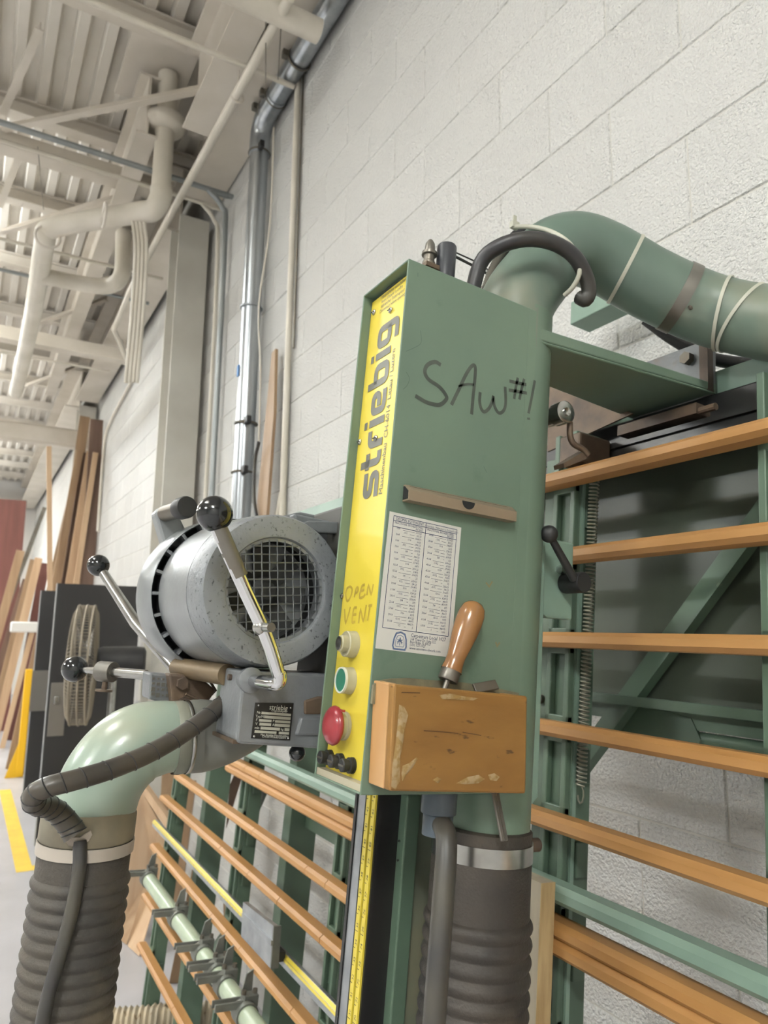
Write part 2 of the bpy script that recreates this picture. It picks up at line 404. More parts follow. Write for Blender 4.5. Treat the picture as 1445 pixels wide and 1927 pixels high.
# columns against the wall
def column(x, lab, ztop=4.34):
    g = G(); g.box(x-.012, x, 1.0, 1.2, 0, ztop); g.box(x-.26, x-.248, 1.0, 1.2, 0, ztop); g.box(x-.248, x-.012, 1.094, 1.106, 0, ztop)
    g.box(x-.30, x+.04, .98, 1.215, 0, .02)
    return solo('column', g, column_m, lab, 'column', (x-.13, 1.1, 0), 'W')
column(-4.53, 'tall light grey steel column between the conduits and the hanging white strip')
column(-9.45, 'narrow far steel column behind the motor, beside the standing lumber')

# horizontal and vertical pipes of the ceiling
def pipe(name, pts, r, m, lab, cat='pipe', n=12, k=0, fr='W'):
    p = smooth_path(pts, k) if k else pts
    return solo(name, G().tube(p, r, n), m, lab, cat, pts[0], fr, smooth=50)
zp = 4.22
a = (-2.5806,0.7297,4.2200); b = (-2.6722,1.0268,4.2200)
pipe('round_pipe', [(a[0], -2.5, 4.22), (a[0], 1.12, 4.22)], .052, pipe_w, 'thick cream round pipe crossing the top of the view', n=20)
pipe('thin_pipe', [(-3.0317, -2.5, 4.3), (-3.0317, 1.19, 4.3)], .014, pipe_w, 'thin cream pipe crossing the deck above the roof drain')
a = (-4.1304,0.1799,4.3200); e = (-3.9837,1.2000,4.1378)
pipe('conduit', [(a[0], -3, 4.32), (a[0], .9, 4.32), (a[0]+.0, 1.08, 4.30), (a[0]+.0, 1.17, 4.22), (a[0], 1.195, 4.08), (a[0], 1.2, 3.0), (a[0], 1.2, 1.3)], .017, emt, 'galvanised conduit crossing the ceiling and bending down the wall', 'conduit', k=5)
a = (-4.2673,0.1948,4.3000)
pipe('conduit', [(a[0], -3, 4.30), (a[0], .92, 4.30), (a[0], 1.08, 4.28), (a[0], 1.16, 4.2), (a[0], 1.19, 4.06), (a[0], 1.2, 3.2), (a[0], 1.2, 1.2)], .013, pipe_w, 'white painted conduit below the galvanised one, bending down the wall', 'conduit', k=5)
for px, r, m_, lab, z in (((-5.4481,0.3091,4.3000), .013, pipe_w, 'thin white pipe across the ceiling in front of the hanging strip', 4.3), ((-5.9517,0.3578,4.3000), .014, emt, 'galvanised conduit reaching the column behind the hanging strip', 4.3),
                    ((-7.5419,0.5118,4.3000), .013, pipe_w, 'thin white pipe below the middle cross beam', 4.3), ((-7.8605,0.5426,4.3000), .013, pipe_w, 'lower thin white pipe below the middle cross beam', 4.3)):
    pipe('thin_pipe', [(px[0], -4, z), (px[0], 1.1, z)], r, m_, lab)
# pipe hung along the girder
pipe('sprinkler_pipe', [(-2.4678,0.9344,4.2000), (-4.0515,0.9037,4.2000), (-5.5554,0.8803,4.2000), (-6.4246,0.9093,4.2000), (-6.8946,1.1175,4.1000)], .022, pipe_w, 'cream pipe hung along the girder, dropping behind the hanging strip')
t = thing('pipe_hanger', 'small clamp on the cream pipe along the girder', 'bracket', (-3.1296,0.9322,4.2000), 'W')
p0 = Vector((-3.1296,0.9322,4.2000))
part('clamp_ring', G().tube(arc(p0, .03, 0, 2*PI, 16, (0, 1, 0), (0, 0, 1))[:-1], .006, 8, closed=True), beam_m, t)
part('hanger_rod', G().cyl(p0+Vector((0, 0, .03)), p0+Vector((0, 0, .15)), .005, 8), beam_m, t)

# roof drain
t = thing('roof_drain', 'white roof drain with round bowl, vertical leader and bent drain pipe', 'drain', (-4.0364,0.7695,4.6200), 'W')
c = Vector((-4.0364,0.7695,4.6200))
part('plate', G().box(c.x-.34, c.x+.30, c.y-.26, c.y+.12, 4.93, 4.95), beam_m, t)
part('bowl', G().lathe([(.055, -.13), (.06, -.09), (.10, -.075), (.118, -.05), (.118, -.005), (.10, .01), (.06, .02), (.06, .3)], c, (0, 0, 1), 32), pipe_w, t, 40)
d0_ = Vector((c.x, c.y, c.z-.1)); d1 = Vector((-3.7978,0.7451,4.1000))
q_ = [c+Vector((0, 0, -.1)), Vector((c.x, c.y, 4.14)), Vector((c.x, c.y-.02, 4.05)), Vector((c.x, c.y-.08, 3.99))]
e1 = Vector((-4.7434,0.7931,4.3945)); 
L0 = (-4.0281,0.7669,4.0300); L1 = (-4.4324,0.3812,4.0300); L2 = (-4.6229,0.2267,4.0300)
part('leader', G().tube([c+Vector((0, 0, -.05)), Vector((c.x, c.y, 4.14))], .056, 24), pipe_w, t, 50)
part('drain_pipe', G().tube(smooth_path([Vector((c.x, c.y, 4.16)), Vector((c.x, c.y, 4.10)), Vector((c.x, c.y, 4.03)).lerp(Vector(L1), .08), Vector((c.x, c.y, 4.03)).lerp(Vector(L1), .25), Vector(L1), Vector(L2), (-4.6703,0.2153,4.0000), (-4.8844,0.2168,3.9800), (-5.9380,0.2331,3.9500), (-8.0027,0.2361,3.9400)], 5), .062, 24), pipe_w, t, 50)
part('branch_pipe', G().tube(smooth_path([(-5.1364,0.2406,3.9500), (-5.1063,0.5081,3.9500), (-5.0428,0.6563,3.9500), (-4.9550,0.7191,4.0000), (-5.0314,0.7333,4.2000), (-5.1035,0.7326,4.4000)], 5), .055, 24), pipe_w, t, 50)
for px, py in ((205, 402),):
    cc = (-4.1873,0.4875,3.9800)
    part('strap', G().tube(arc(cc, .07, 0, 2*PI, 20, (1, 0, 0), (0, 0, 1))[:-1], .008, 8, closed=True), beam_m, t)
part('strap', G().tube(arc((-4.5857,0.2230,3.9600), .07, 0, 2*PI, 20, (0, 1, 0), (0, 0, 1))[:-1], .008, 8, closed=True), beam_m, t)
# ribbed white strip hanging from the pipe
t = thing('hanging_strip', 'white ribbed strip hanging down in front of the column', 'cable', (-4.1727,0.6609,4.0526), 'W')
for k in range(4):
    top = [Vector((-4.2632,0.6700,4.0900)), Vector((-4.1440,0.6552,4.0526)), Vector((-4.1344,0.6799,3.9282)), Vector((-4.1082,0.6955,3.7501)), Vector((-4.1262,0.7039,3.3613)), Vector((-4.1491,0.7015,2.9799))]
    st = Vector((0.0110,0.0191,0.0003))
    part('strand', G().tube(smooth_path([p+st*(k-1.5) for p in top], 4), st.length*.5, 8), pipe_w, t, 60)
# hanging wires
for i, (a, b, lab) in enumerate((((-4.5282,0.1171,4.5006), (-4.5623,0.1842,4.1170), 'thin wire hanger above the drain pipe bend'), ((-2.6915,0.9060,4.3835), (-2.7476,0.9448,3.9703), 'left thin wire beside the silver duct elbow'), ((-2.6596,0.9733,4.3469), (-2.7138,0.9877,4.0180), 'right thin wire beside the silver duct elbow'))):
    solo('hanging_wire', G().tube([a, b], .0022, 6), steel_d, lab, 'wire', a, 'W')

# silver spiral duct
Yd = 1.165
t = thing('silver_duct', 'round galvanised duct running along the wall and turning down', 'duct', (-3.4568,1.1650,2.1153), 'W')
el = Vector((-3.3940,1.1650,4.3580)); top = Vector((-3.4515,1.1650,4.1422)); bot = Vector((-3.4803,1.1650,2.0501))
hz = Vector((el.x+2.6, 1.10, el.z+.0))
Zd = 4.3029
R_ = .053
pth = smooth_path([Vector((1.5, Yd, Zd)), Vector((-2.3, Yd, Zd)), Vector((-3.1624,1.1650,4.3623))], 4)
part('horizontal_run', G().tube([Vector((2.0, Yd, Zd)), Vector((-3.2144,1.1650,4.3618))], R_, 28), galv, t, 50)
part('elbow', G().tube(smooth_path([Vector((-3.1989,1.1650,4.3571)), Vector((-3.3456,1.1650,4.3575)), Vector((-3.4361,1.1650,4.2947)), Vector((-3.4458,1.1650,4.1645))], 4), R_+.003, 28), galv, t, 50)
part('vertical_run', G().tube([Vector((-3.4475,1.1650,4.1785)), Vector((-3.4803,1.1650,2.0501))], R_-.002, 28), galv, t, 50)
for i, (c, d) in enumerate((((-2.9123,1.1650,4.3531), 'h'), ((-3.2218,1.1650,4.3607), 'h'), ((-3.3378,1.1650,4.3586), 'd'), ((-3.4466,1.1650,4.1715), 'v'), ((-3.4617,1.1650,3.2745), 'v'), ((-3.4616,1.1650,2.6363), 'v'), ((-3.4765,1.1650,2.3800), 'v'))):
    ex, ey = {'h': ((0, 1, 0), (0, 0, 1)), 'd': ((0, 1, 0), (.5, 0, .86)), 'v': ((1, 0, 0), (0, 1, 0))}[d]
    cl = part('duct_clamp', G().tube(arc(c, R_+.003, 0, 2*PI, 28, ex, ey)[:-1], .006, 8, closed=True), steel_d if i != 4 else galv, t, 60)
    if i in (5, 6, 3): part('clamp_bolt', G().box(c[0]+R_, c[0]+R_+.045, c[1]-.03, c[1]-.005, c[2]-.02, c[2]+.02), black_m, cl, bevel=.004)
    if i in (0, 1, 2): part('clamp_bolt', G().box(c[0]-.03, c[0]-.0, c[1]-R_-.03, c[1]-R_, c[2]-.01, c[2]+.03), steel_d, cl, bevel=.004)
c = (-3.4715,1.1150,2.9178)
part('tape', G().box(c[0]-.012, c[0]+.012, 1.109, 1.113, c[2]-.03, c[2]+.03), blue_t, t, label='small blue tape mark')

# conduits on the wall right of the duct
X1 = (-3.0358,1.2150,4.2025); X2 = (-2.9427,1.2150,2.2630)
pipe('wall_conduit', [(X1[0], 1.212, 5.0), (X1[0], 1.212, X2[2]+.05), (X1[0]-.005, 1.212, X2[2]-.05), (X1[0]-.07, 1.205, X2[2]-.22)], .016, pipe_w, 'cream conduit running up the wall between the duct and the block wall', 'conduit', k=5)
pipe('wall_cable', [(X1[0]+.042, 1.222, 5.0), (X1[0]+.042, 1.222, 2.9)], .006, steel_d, 'thin grey cable beside the cream wall conduit', 'cable')
pipe('loose_cable', [(-3.1934,1.1500,4.1611), (-3.1885,1.1500,3.6190), (-3.3023,1.1500,3.2211), (-3.2354,1.1500,2.8444), (-3.2157,1.1500,2.4879)], .0045, pipe_w, 'thin white cable hanging beside the vertical silver duct', 'cable', k=4, n=8)
pipe('loose_cable', [(-3.1871,1.1400,2.4747), (-3.2350,1.1400,2.3849), (-3.2196,1.1400,2.1998), (-3.1471,1.1400,2.0755)], .009, rubber_b, 'black cable curving down behind the motor', 'cable', k=4, n=8)
pipe('wall_conduit', [(-7.1869,1.2100,3.9929), (-8.3832,1.2100,3.8487), (-8.6273,1.2100,3.5899), (-8.5937,1.2100,2.6527)], .016, pipe_w, 'white conduit coming down the wall by the standing lumber', 'conduit', k=4)
# brown board behind duct
a = (-3.1700,1.1900,2.9466); b = (-3.0774,1.1300,2.0662)
g = G(); g.prism([(-3.1977,1.1900,2.9396), (-3.1487,1.1900,2.9448), (-3.0836,1.1700,2.6033), (-3.0789,1.1500,2.0312), (-3.2285,1.1500,2.0480)], (0, .015, 0))
solo('leaning_board', g, oak, 'narrow tan board leaning on the wall behind the silver duct', 'board', b, 'W')
# fire sign on the wall
a = (-5.6053,1.2250,2.2167)
t = thing('wall_sign', 'small white and red sign on the wall behind the motor', 'sign', a, 'W')
part('sign_board', G().box(a[0]-.12, a[0]+.08, 1.222, 1.228, a[2]-.16, a[2]+.16), card_m, t)
part('red_band', G().box(a[0]-.10, a[0]+.06, 1.2195, 1.222, a[2]-.14, a[2]+.14), red_sign, t)

# ================================================================== lumber and doors down the hall
def board(top, mid, wpx_y, thk, m_, lab, cat='board', group=None, nm='leaning_board'):
    top, mid = Vector(top), Vector(mid); d = mid-top
    bot = top + d*(top.z/(top.z-mid.z))
    if bot.y < -1.5: bot = mid
    g = G().bar(bot, top, thk, wpx_y, (0, 1, 0))
    return solo(nm, g, m_, lab, cat, bot, 'W', group)
LB = [
 ((-9.1500,1.0388,4.1180), (-9.1500,0.9228,1.9789), 0.115, oak, 'tallest light brown plank of the standing lumber stack'),
 ((-8.8000,1.1298,4.0038), (-8.8000,1.1701,2.0594), 0.145, oak_d, 'dark brown plank, rightmost at the top of the lumber stack'),
 ((-8.9500,0.9893,3.6408), (-8.9500,0.8515,2.0529), 0.081, oak, 'shorter plank left of the tallest one in the lumber stack'),
 ((-8.8500,1.0946,3.6212), (-8.8500,0.9854,2.0539), 0.081, pine, 'pale plank in the middle of the lumber stack'),
 ((-8.7500,1.1409,3.5936), (-8.7500,1.0461,2.0518), 0.057, pine, 'slim pale plank right of the middle of the lumber stack'),
 ((-8.9000,1.2268,3.6174), (-8.9000,1.1263,2.0622), 0.069, oak, 'short brown plank at the right of the lumber stack'),
 ((-9.0000,1.0552,3.6345), (-9.0000,0.9457,2.0593), 0.057, oak_d, 'brown plank between the pale ones in the lumber stack'),
 ((-8.6500,0.6337,3.5766), (-8.6500,0.7763,1.9543), 0.052, pine, 'thin upright pale stick left of the lumber stack'),
 ((-9.3500,1.0118,3.3802), (-9.3500,0.8308,1.9455), 0.081, oak, 'brown plank leaning left across the lumber stack'),
 ((-12.6000,0.4320,3.5472), (-12.6000,0.4534,1.9623), 0.483, redwood, 'wide red brown board at the left edge of the view'),
 ((-11.3000,0.5903,2.6326), (-11.3000,0.4324,1.6334), 0.112, oak, 'leaning tan plank below the red brown board'),
 ((-11.9000,0.8905,3.3648), (-11.9000,0.6847,2.5326), 0.060, steel_d, 'thin grey strip leaning behind the lower lumber'),
 ((-11.1000,0.8151,2.5248), (-11.1000,0.6156,1.0653), 0.100, pine, 'pale plank of the lower lumber group, its top at the white tape'),
 ((-11.2000,0.7498,2.5062), (-11.2000,0.5434,1.0614), 0.075, oak, 'brown plank left of the pale one in the lower lumber group'),
 ((-11.6000,0.9429,2.4938), (-11.6000,0.7833,0.6702), 0.125, redwood, 'red brown plank right in the lower lumber group'),
 ((-11.5000,0.6974,2.2428), (-11.5000,0.4855,1.1208), 0.075, oak_d, 'dark plank left in the lower lumber group'),
 ((-11.0000,0.9328,1.5685), (-11.0000,0.8122,0.5069), 0.062, oak_d, 'short dark plank beside the black doors'),
 ((-10.9000,0.7994,1.4959), (-10.9000,0.6524,0.5230), 0.062, pine, 'short pale plank beside the black doors'),
]
for i, (a, b, wy, m_, lab) in enumerate(LB): board(a, b, wy, .025+.01*(i % 3), m_, lab)
a = (-10.8000,0.6899,1.5660)
solo('tape_wrap', G().box(-10.92, -10.8, a[1]-.16, a[1]+.17, a[2]-.07, a[2]+.07), card_m, 'white wrap holding the lower lumber group together', 'tape', (-10.8, a[1], a[2]), 'W', bevel=.02)
a = (-12.3031,0.7382,0.0400)
solo('floor_plank', G().box(a[0]-1.2, a[0]-.9, -.6, .7, 0, .09), pine, 'pale timber lying on the floor at the foot of the lumber', 'plank', (a[0], 0, 0), 'W', bevel=.01)

def door(x, y0, y1, h, lab, z0=.03, dy=.045):
    t = thing('door_slab', lab, 'door', (x, (y0+y1)/2, z0), 'W')
    part('slab', G().box(x-dy, x, y0, y1, z0, z0+h), door_m, t)
    part('edge_strip', G().box(x-dy-.001, x+.001, y0-.006, y0, z0, z0+h), door_e, t)
    return t
t = door(-5.96, .585, 1.20, 1.88, 'nearer black door standing on edge behind the fan, with a satin lock plate')
a = (-5.9500,0.5992,1.1724); b = (-5.9500,0.6916,0.7862)
lp = part('lock_plate', G().box(-5.96, -5.954, a[1], b[1]+.02, b[2], a[2]), plate_s, t, bevel=.003)
c = (-5.9300,0.6399,1.0461)
part('latch', G().box(-5.954, -5.93, c[1]-.015, c[1]+.02, c[2]-.03, c[2]+.03), steel, lp, bevel=.005)
t = door(-7.3, .585, 1.0, 1.88, 'farther black door standing left behind the first black door')
a = (-7.2900,0.5718,1.1887); b = (-7.2900,0.6710,0.8314)
part('hinge_plate', G().box(-7.3, -7.294, a[1], b[1]+.03, b[2], a[2]), plate_s, t)
a = (-5.6000,1.1849,1.1244)
solo('paper_tag', G().box(-5.61, -5.6, a[1]-.03, a[1]+.03, a[2]-.07, a[2]+.07), card_m, 'small white paper tag on the black door beside the clamp block', 'tag', (-5.6, a[1], a[2]), 'W')

# pedestal fan seen edge-on
FX = -4.56
fc = Vector((-4.5600,0.6209,1.3729))
t = thing('pedestal_fan', 'dusty pedestal fan seen from the side in front of the black doors', 'fan', (FX, fc.y+.12, 0), 'W')
ax = Vector((.20, .98, 0)).normalized(); sx = Vector((.98, -.20, 0)); RR = .34
prof = [(.06, -.082), (.2, -.078), (.30, -.068), (RR, -.045), (RR, .04), (.30, .06), (.16, .07), (.08, .072)]
fr_ = fc
g = G()
for k in range(100):
    an = 2*PI*k/100; u = sx*math.cos(an)+Vector((0, 0, math.sin(an)))
    g.tube([fr_+ax*h+u*r for r, h in prof], .0019, 4, caps=False)
part('guard_wires', g, fan_m, t)['kind'] = 'stuff'
for r, h in ((RR, -.045), (RR, .04), (RR+.002, 0), (.2, -.078), (.12, -.081), (.27, -.071)):
    part('guard_ring', G().tube(arc(fr_+ax*h, r, 0, 2*PI, 48, sx, (0, 0, 1))[:-1], .006 if r > .3 else .004, 6, closed=True), fan_m, t)
part('guard_badge', G().lathe([(.06, -.085), (.06, -.08), (.0001, -.08)], fr_, ax, 24), fan_m, t)
for k in range(3):
    an = 2*PI*k/3+.5; u = sx*math.cos(an)+Vector((0, 0, math.sin(an))); w_ = ax.cross(u)
    part('blade', G().prism([fr_+u*.05-w_*.03-ax*.03, fr_+u*.3-w_*.10-ax*.04, fr_+u*.31+w_*.06+ax*.03, fr_+u*.05+w_*.03+ax*.03], ax*.004), steel_d, t)
part('motor_housing', G().lathe([(.07, .07), (.082, .10), (.085, .28), (.08, .33), (.055, .345)], fr_+Vector((0, 0, .02)), ax, 28), black_m, t)
part('pole', G().cyl((FX, fc.y+.17, .04), (FX, fc.y+.17, fc.z-.06), .022, 16), steel, t)
part('base', G().lathe([(.26, 0), (.255, .02), (.05, .05), (.03, .09)], (FX, fc.y+.14, .001), (0, 0, 1), 40), black_m, t)
# yellow guard posts
def ypost(p, h, lab, wdt=.07):
    t = thing('guard_post', lab, 'post', (p[0], p[1], 0), 'W')
    part('post', G().box(p[0]-.03, p[0]+.03, p[1]-wdt/2, p[1]+wdt/2, 0, h), yellow_p, t, bevel=.008)
    part('foot_plate', G().prism([(p[0], p[1]-wdt/2, 0), (p[0], p[1]-wdt/2, .35), (p[0], p[1]-wdt*2.0, 0)], (.02, 0, 0)), yellow_p, t)
ypost((-8.8140,0.6513,0.0000), 1.12, 'yellow steel guard post with foot at the left, by the lumber')
ypost((-4.9000,1.0441,0.5273), 1.0, 'second yellow guard post seen past the hose elbow', .06)

# boards leaning behind the left end of the saw
def rboard(p, off, m_, lab, loc=None):
    solo('leaning_board', G().prism(p, off), m_, lab, 'board', loc or p[-1], 'W')
rboard([(-4.2046,0.9067,0.7274), (-4.1736,1.0258,0.5287), (-4.3411,1.0326,0.2425), (-4.0410,0.8593,0.0032), (-4.1918,0.8208,0.0032), (-4.3952,0.9007,0.3580)], (-.02, .01, 0), pine, 'wide pale board leaning at the left end of the saw frame, leftmost')
rboard([(-4.0725,0.9967,0.5336), (-4.0593,1.0561,0.4229), (-3.8764,0.8885,0.0032), (-4.0258,0.8616,0.0032)], (-.02, .01, 0), pine, 'second pale board, partly behind the left end of the saw slats')
rboard([(-3.9930,0.8496,0.7826), (-3.9781,0.8727,0.7911), (-3.8286,0.9822,0.6297), (-3.8369,0.9879,0.5690)], (-.03, .03, 0), pine, 'short pale batten lying across the leaning boards')
rboard([(-4.1296,1.0059,0.8206), (-4.0894,1.0660,0.8502), (-4.1851,1.0811,0.6085), (-4.2254,1.0306,0.5497)], (-.02, .01, 0), oak, 'small tan offcut between the elbow and the leaning boards')
rboard([(-3.2695,1.0228,0.9861), (-3.2329,1.0783,1.0104), (-3.4916,1.0972,0.5150), (-3.5094,1.0077,0.0032), (-3.5401,0.9509,0.0032)], (-.02, .01, 0), pine, 'pale board leaning behind the second saw post')
rboard([(-3.6635,0.9931,0.8500), (-3.6309,1.0494,0.8508), (-3.8547,1.0716,0.2212), (-3.8842,1.0206,0.2204)], (-.02, .01, 0), oak, 'weathered tan board behind the first two saw posts')
rboard([(-2.9198,1.0747,0.8217), (-2.9025,1.0941,0.8540), (-3.0355,1.0906,0.4724), (-3.1590,1.0859,0.1445), (-3.0707,1.0299,0.4715)], (-.02, .01, 0), pine, 'narrow pale board leaning between the middle saw posts')
rboard([(-2.9862,1.0684,0.4914), (-2.9682,1.0925,0.5131), (-3.1281,1.1321,0.1673), (-3.1572,1.1035,0.1007)], (-.02, .01, 0), oak, 'tan offcut leaning low between the middle saw posts')
rboard([(-3.0430,1.0246,0.9414), (-3.0137,1.0477,1.0255), (-2.9981,1.0747,1.0259), (-3.1778,1.0623,0.7329)], (-.02, .01, 0), oak_d, 'brown board end behind the third saw post')
# ribbed grey hose on the floor behind the frame
for (c, lab) in (((-3.1416,0.6535,0.1100), 'ribbed hose end on the floor left below the slats'), ((-3.0607,0.8845,0.1100), 'ribbed hose on the floor behind the second post')):
    g = G(); c = Vector(c); pr_ = []
    for k in range(26): pr_.append((.052 if k % 2 else .043, k*.011))
    solo('floor_hose', g.lathe(pr_, c-Vector((.1, .1, .05)), (.4, 1, 0), 20), osb, lab, 'hose', c, 'W', smooth=60)

# ================================================================== the panel saw frame (all in the leaning frame: x, v into the wall, w up)
VS = .7177
t = F_ = thing('panel_saw_frame', 'green steel frame of the wall panel saw with timber slats', 'saw frame', (-1.4, .78, .02), 'M')
SL = [1.937, 1.796, 1.652, 1.506, 1.362, 1.212, 1.052, .932, .727, .524, .345, .10]
X0, X1 = -3.33, .9
def slat_geo(x0, x1, w, notches):
    h = .0124; g = G()
    sec = [(VS+.036, -h), (VS+.036, h), (VS+.008, h), (VS, .0055), (VS, -.0055), (VS+.008, -h)]
    xs = [x0]
    for n in notches: xs += [n-.0012, n+.0012]
    xs.append(x1)
    for i in range(len(xs)-1):
        d = .0035 if i % 2 else 0
        g.prism([(xs[i], v+(d if v < VS+.02 else 0), w+z) for v, z in sec], (xs[i+1]-xs[i], 0, 0))
    return g
for i, w in enumerate(SL):
    ns = [] if i < 3 else sorted(random.sample([-2.72, -2.45, -2.3, -2.17, -2.05, -1.93, -1.78, -1.66], 4 if i > 5 else 3))
    xe = X0 + [0, 0, 0, 0, 0, .84, .22, .04, .0, -.02, .02, .05][i]
    part('slat', slat_geo(xe, X1, w, ns), wood, t, 30)
    if i == 5:
        g = G()
        for k in (-1, 1): g.box(xe, X1, VS+.004, VS+.03, w-.0118-.0015+k*.0, w-.0118)
        part('slat', slat_geo(xe, X1, w-.0245, []), wood, t, 30)
# posts behind the slats: clip posts with slotted front
def clip_post(x, wd, w0=.0, w1=2.03):
    g = G(); v0, v1 = VS+.036, VS+.036+.058
    g.box(x-wd, x, v0+.012, v1, w0, w1)
    g.box(x-wd, x-wd+.012, v0, v0+.012, w0, w1); g.box(x-.012, x, v0, v0+.012, w0, w1)
    for i, w in enumerate(SL): 
        if w0 < w-.03 and w < w1: g.box(x-wd, x, v0, v0+.012, w-.022, w+.022)
    p = part('post', g, green_d, t, None, bevel=.002)
    for w in SL:
        if w0 < w < w1-.05:
            gg = G().box(x, x+.008, v1-.035, v1-.01, w-.085, w-.03); part('post_lug', gg, green_d, p, None, bevel=.002)
for x, wd in ((-3.19, .055), (-2.36, .055), (-1.645, .055), (-.912, .055), (-.508, .062)):
    clip_post(x, wd)
for x in (-2.95, -2.12):
    part('rear_post', G().box(x-.055, x, VS+.10, VS+.19, .0, 2.03), green_d, t, None, bevel=.002)
# edge facing strip of the nearer posts
for x in (-.912,):
    part('guide_strip', G().box(x-.005, x+.004, VS+.050, VS+.058, .0, 2.0), green_l, t)
    part('cover_plate', G().box(x-.085, x-.056, VS+.044, VS+.06, .1, 1.99), green_d, t, None, bevel=.002)
    part('bolt', G().cyl((x-.072, VS+.036, 1.55), (x-.072, VS+.046, 1.55), .008, 12), steel_d, t)
# top beam, upper running rail and lower rails
part('top_beam', G().box(X0, X1, .85, .92, 2.058, 2.104), green_l, t, None, bevel=.002)
part('running_rail', G().box(X0, X1, .80, .85, 1.972, 1.995).box(X0, X1, .835, .85, 1.995, 2.058), black_rail, t, None, bevel=.003)
part('rail_lip', G().box(X0, X1, .796, .812, 1.995, 2.004), black_rail, t, None)
part('horizontal_rail', G().prism([(X0+.55, v, w) for v, w in ((VS+.0, 1.256), (VS+.0, 1.268), (VS+.008, 1.276), (VS+.034, 1.276), (VS+.034, 1.249), (VS+.006, 1.249))], (X1-X0-.55, 0, 0)), green_l, t, 30)
part('cross_bar', G().box(-2.12, -1.70, VS+.15, VS+.16, 1.075, 1.115), green_d, t, None)
for a, b in (((-2.3548,0.8300,1.1637), (-2.5345,0.8300,0.9236)), ((-2.5345,0.8300,0.9236), (-2.6083,0.8300,0.6111)), ((-2.6457,0.8600,0.6215), (-3.3122,0.8600,0.0307))):
    part('diagonal_brace', G().bar(a, b, .028, .006, (0, 1, 0)), green_d, t, None)
# right bay: glossy back sheet, ledge, diagonal brace, gusset
a = (-1.0039,0.9000,1.5588); b = (-0.6643,0.9000,1.5571)
part('back_sheet', G().box(-1.16, X1, .905, .908, b[2]+.005, 2.0), green_glossy, t, None, label='glossy dark green back sheet')
part('ledge', G().prism([(-1.10, v, b[2]+w) for v, w in ((.86, .012), (.905, .012), (.905, -.03), (.89, -.03), (.89, -.004), (.86, -.004))], (X1+1.10, 0, 0)), green_d, t, None)
part('ledge_pipe', G().cyl((-.84, .90, b[2]-.042), (X1, .90, b[2]-.042), .010, 12), green_d, t)
A1, B1 = Vector((-1.0157,0.8850,1.4249)), Vector((-0.6780,0.8850,1.8213))
part('diagonal_brace', G().bar(A1-(B1-A1)*.1, B1+(B1-A1)*.15, .042, .008, (0, 1, 0)).bar(A1-(B1-A1)*.1+Vector((.018, -.012, -.012)), B1+(B1-A1)*.15+Vector((.018, -.012, -.012)), .004, .02, (0, 1, 0)), green_d, t, None)
part('gusset', G().prism([(-0.9635,0.8880,1.4794), (-0.8907,0.8880,1.5587), (-0.7756,0.8880,1.5445), (-0.7583,0.8880,1.5141), (-0.7660,0.8880,1.4969)], (0, .006, 0)), green_d, t, None)
# tension spring beside the right post
s0, s1 = Vector((-0.8869,0.7750,1.9461)), Vector((-0.8973,0.7750,1.4209))
N_ = 80; pts = []
for k in range(N_*8+1):
    f = k/(N_*8); an = 2*PI*k/8; pts.append(s0.lerp(s1, f) + Vector((math.cos(an), math.sin(an), 0))*.0078)
hk = [pts[-1]] + [s1 + Vector((.0065*math.cos(q_), 0, -.014+.014*math.sin(q_))) for q_ in (1.2, .5, -.2, -.9, -1.6, -2.3, -3.)]
part('tension_spring', G().tube(pts+hk, .0016, 5), mat('spring_steel', '#8c8b7c', .4, .4), t, 60)
# tape rail with stop block
wz = .836
part('tape_rail', G().prism([(X0+.06, v, wz+w) for v, w in ((VS-.009, .012), (VS-.018, .006), (VS-.018, -.014), (VS+.0, -.014), (VS+.0, .012))], (X1-X0-.06, 0, 0)), alu, t, 30)
part('measuring_tape', G().bar((X0+.06, VS-.0140, wz+.0095), (X1, VS-.0140, wz+.0095), .0085, .001, (0, -.6, .9)).box(X0+.06, X1, VS-.0190, VS-.018, wz-.001, wz+.006), yellow, t, None)
g = G()
for k in range(60): g.box(X0+.1+k*.025, X0+.1006+k*.025, VS-.0194, VS-.0190, wz-.001, wz+(.002 if k % 4 else .005))
part('tape_marks', g, print_m, t, None)['kind'] = 'stuff'
SB = Vector((-1.9475,0.6800,0.8562))
t2 = thing('stop_block', 'grey aluminium stop block clamped on the yellow measuring tape rail', 'stop', SB, 'M')
q1 = [(-2.0295,0.6600,0.9083),(-1.8067,0.6600,0.9213),(-1.7978,0.6600,0.8284),(-2.0151,0.6600,0.8261)]
xs = [p[0] for p in q1]; 
part('face_plate', G().prism(q1, (0, .014, 0)), alu, t2, None, bevel=.001)
part('ridge', G().bar((-2.0129,0.6580,0.8801), (-1.7970,0.6580,0.8850), .012, .006, (0, 1, 0)), alu, t2, None)
part('side_plate', G().prism([Vector(q1[1])+Vector((.0, 0, 0)), Vector(q1[1])+Vector((.0, .02, 0)), Vector(q1[2])+Vector((.0, .02, 0)), Vector(q1[2])], (.006, 0, 0)), clip_grey, t2, None)
c = Vector((-1.8405,0.6750,0.8302))
part('knob', G().cyl(c, c+Vector((.02, 0, 0)), .008, 12), black_m, t2)
part('clamp_foot', G().box(c.x-.01, c.x+.035, VS-.035, VS-.016, wz-.0, wz+.022), black_m, t2)

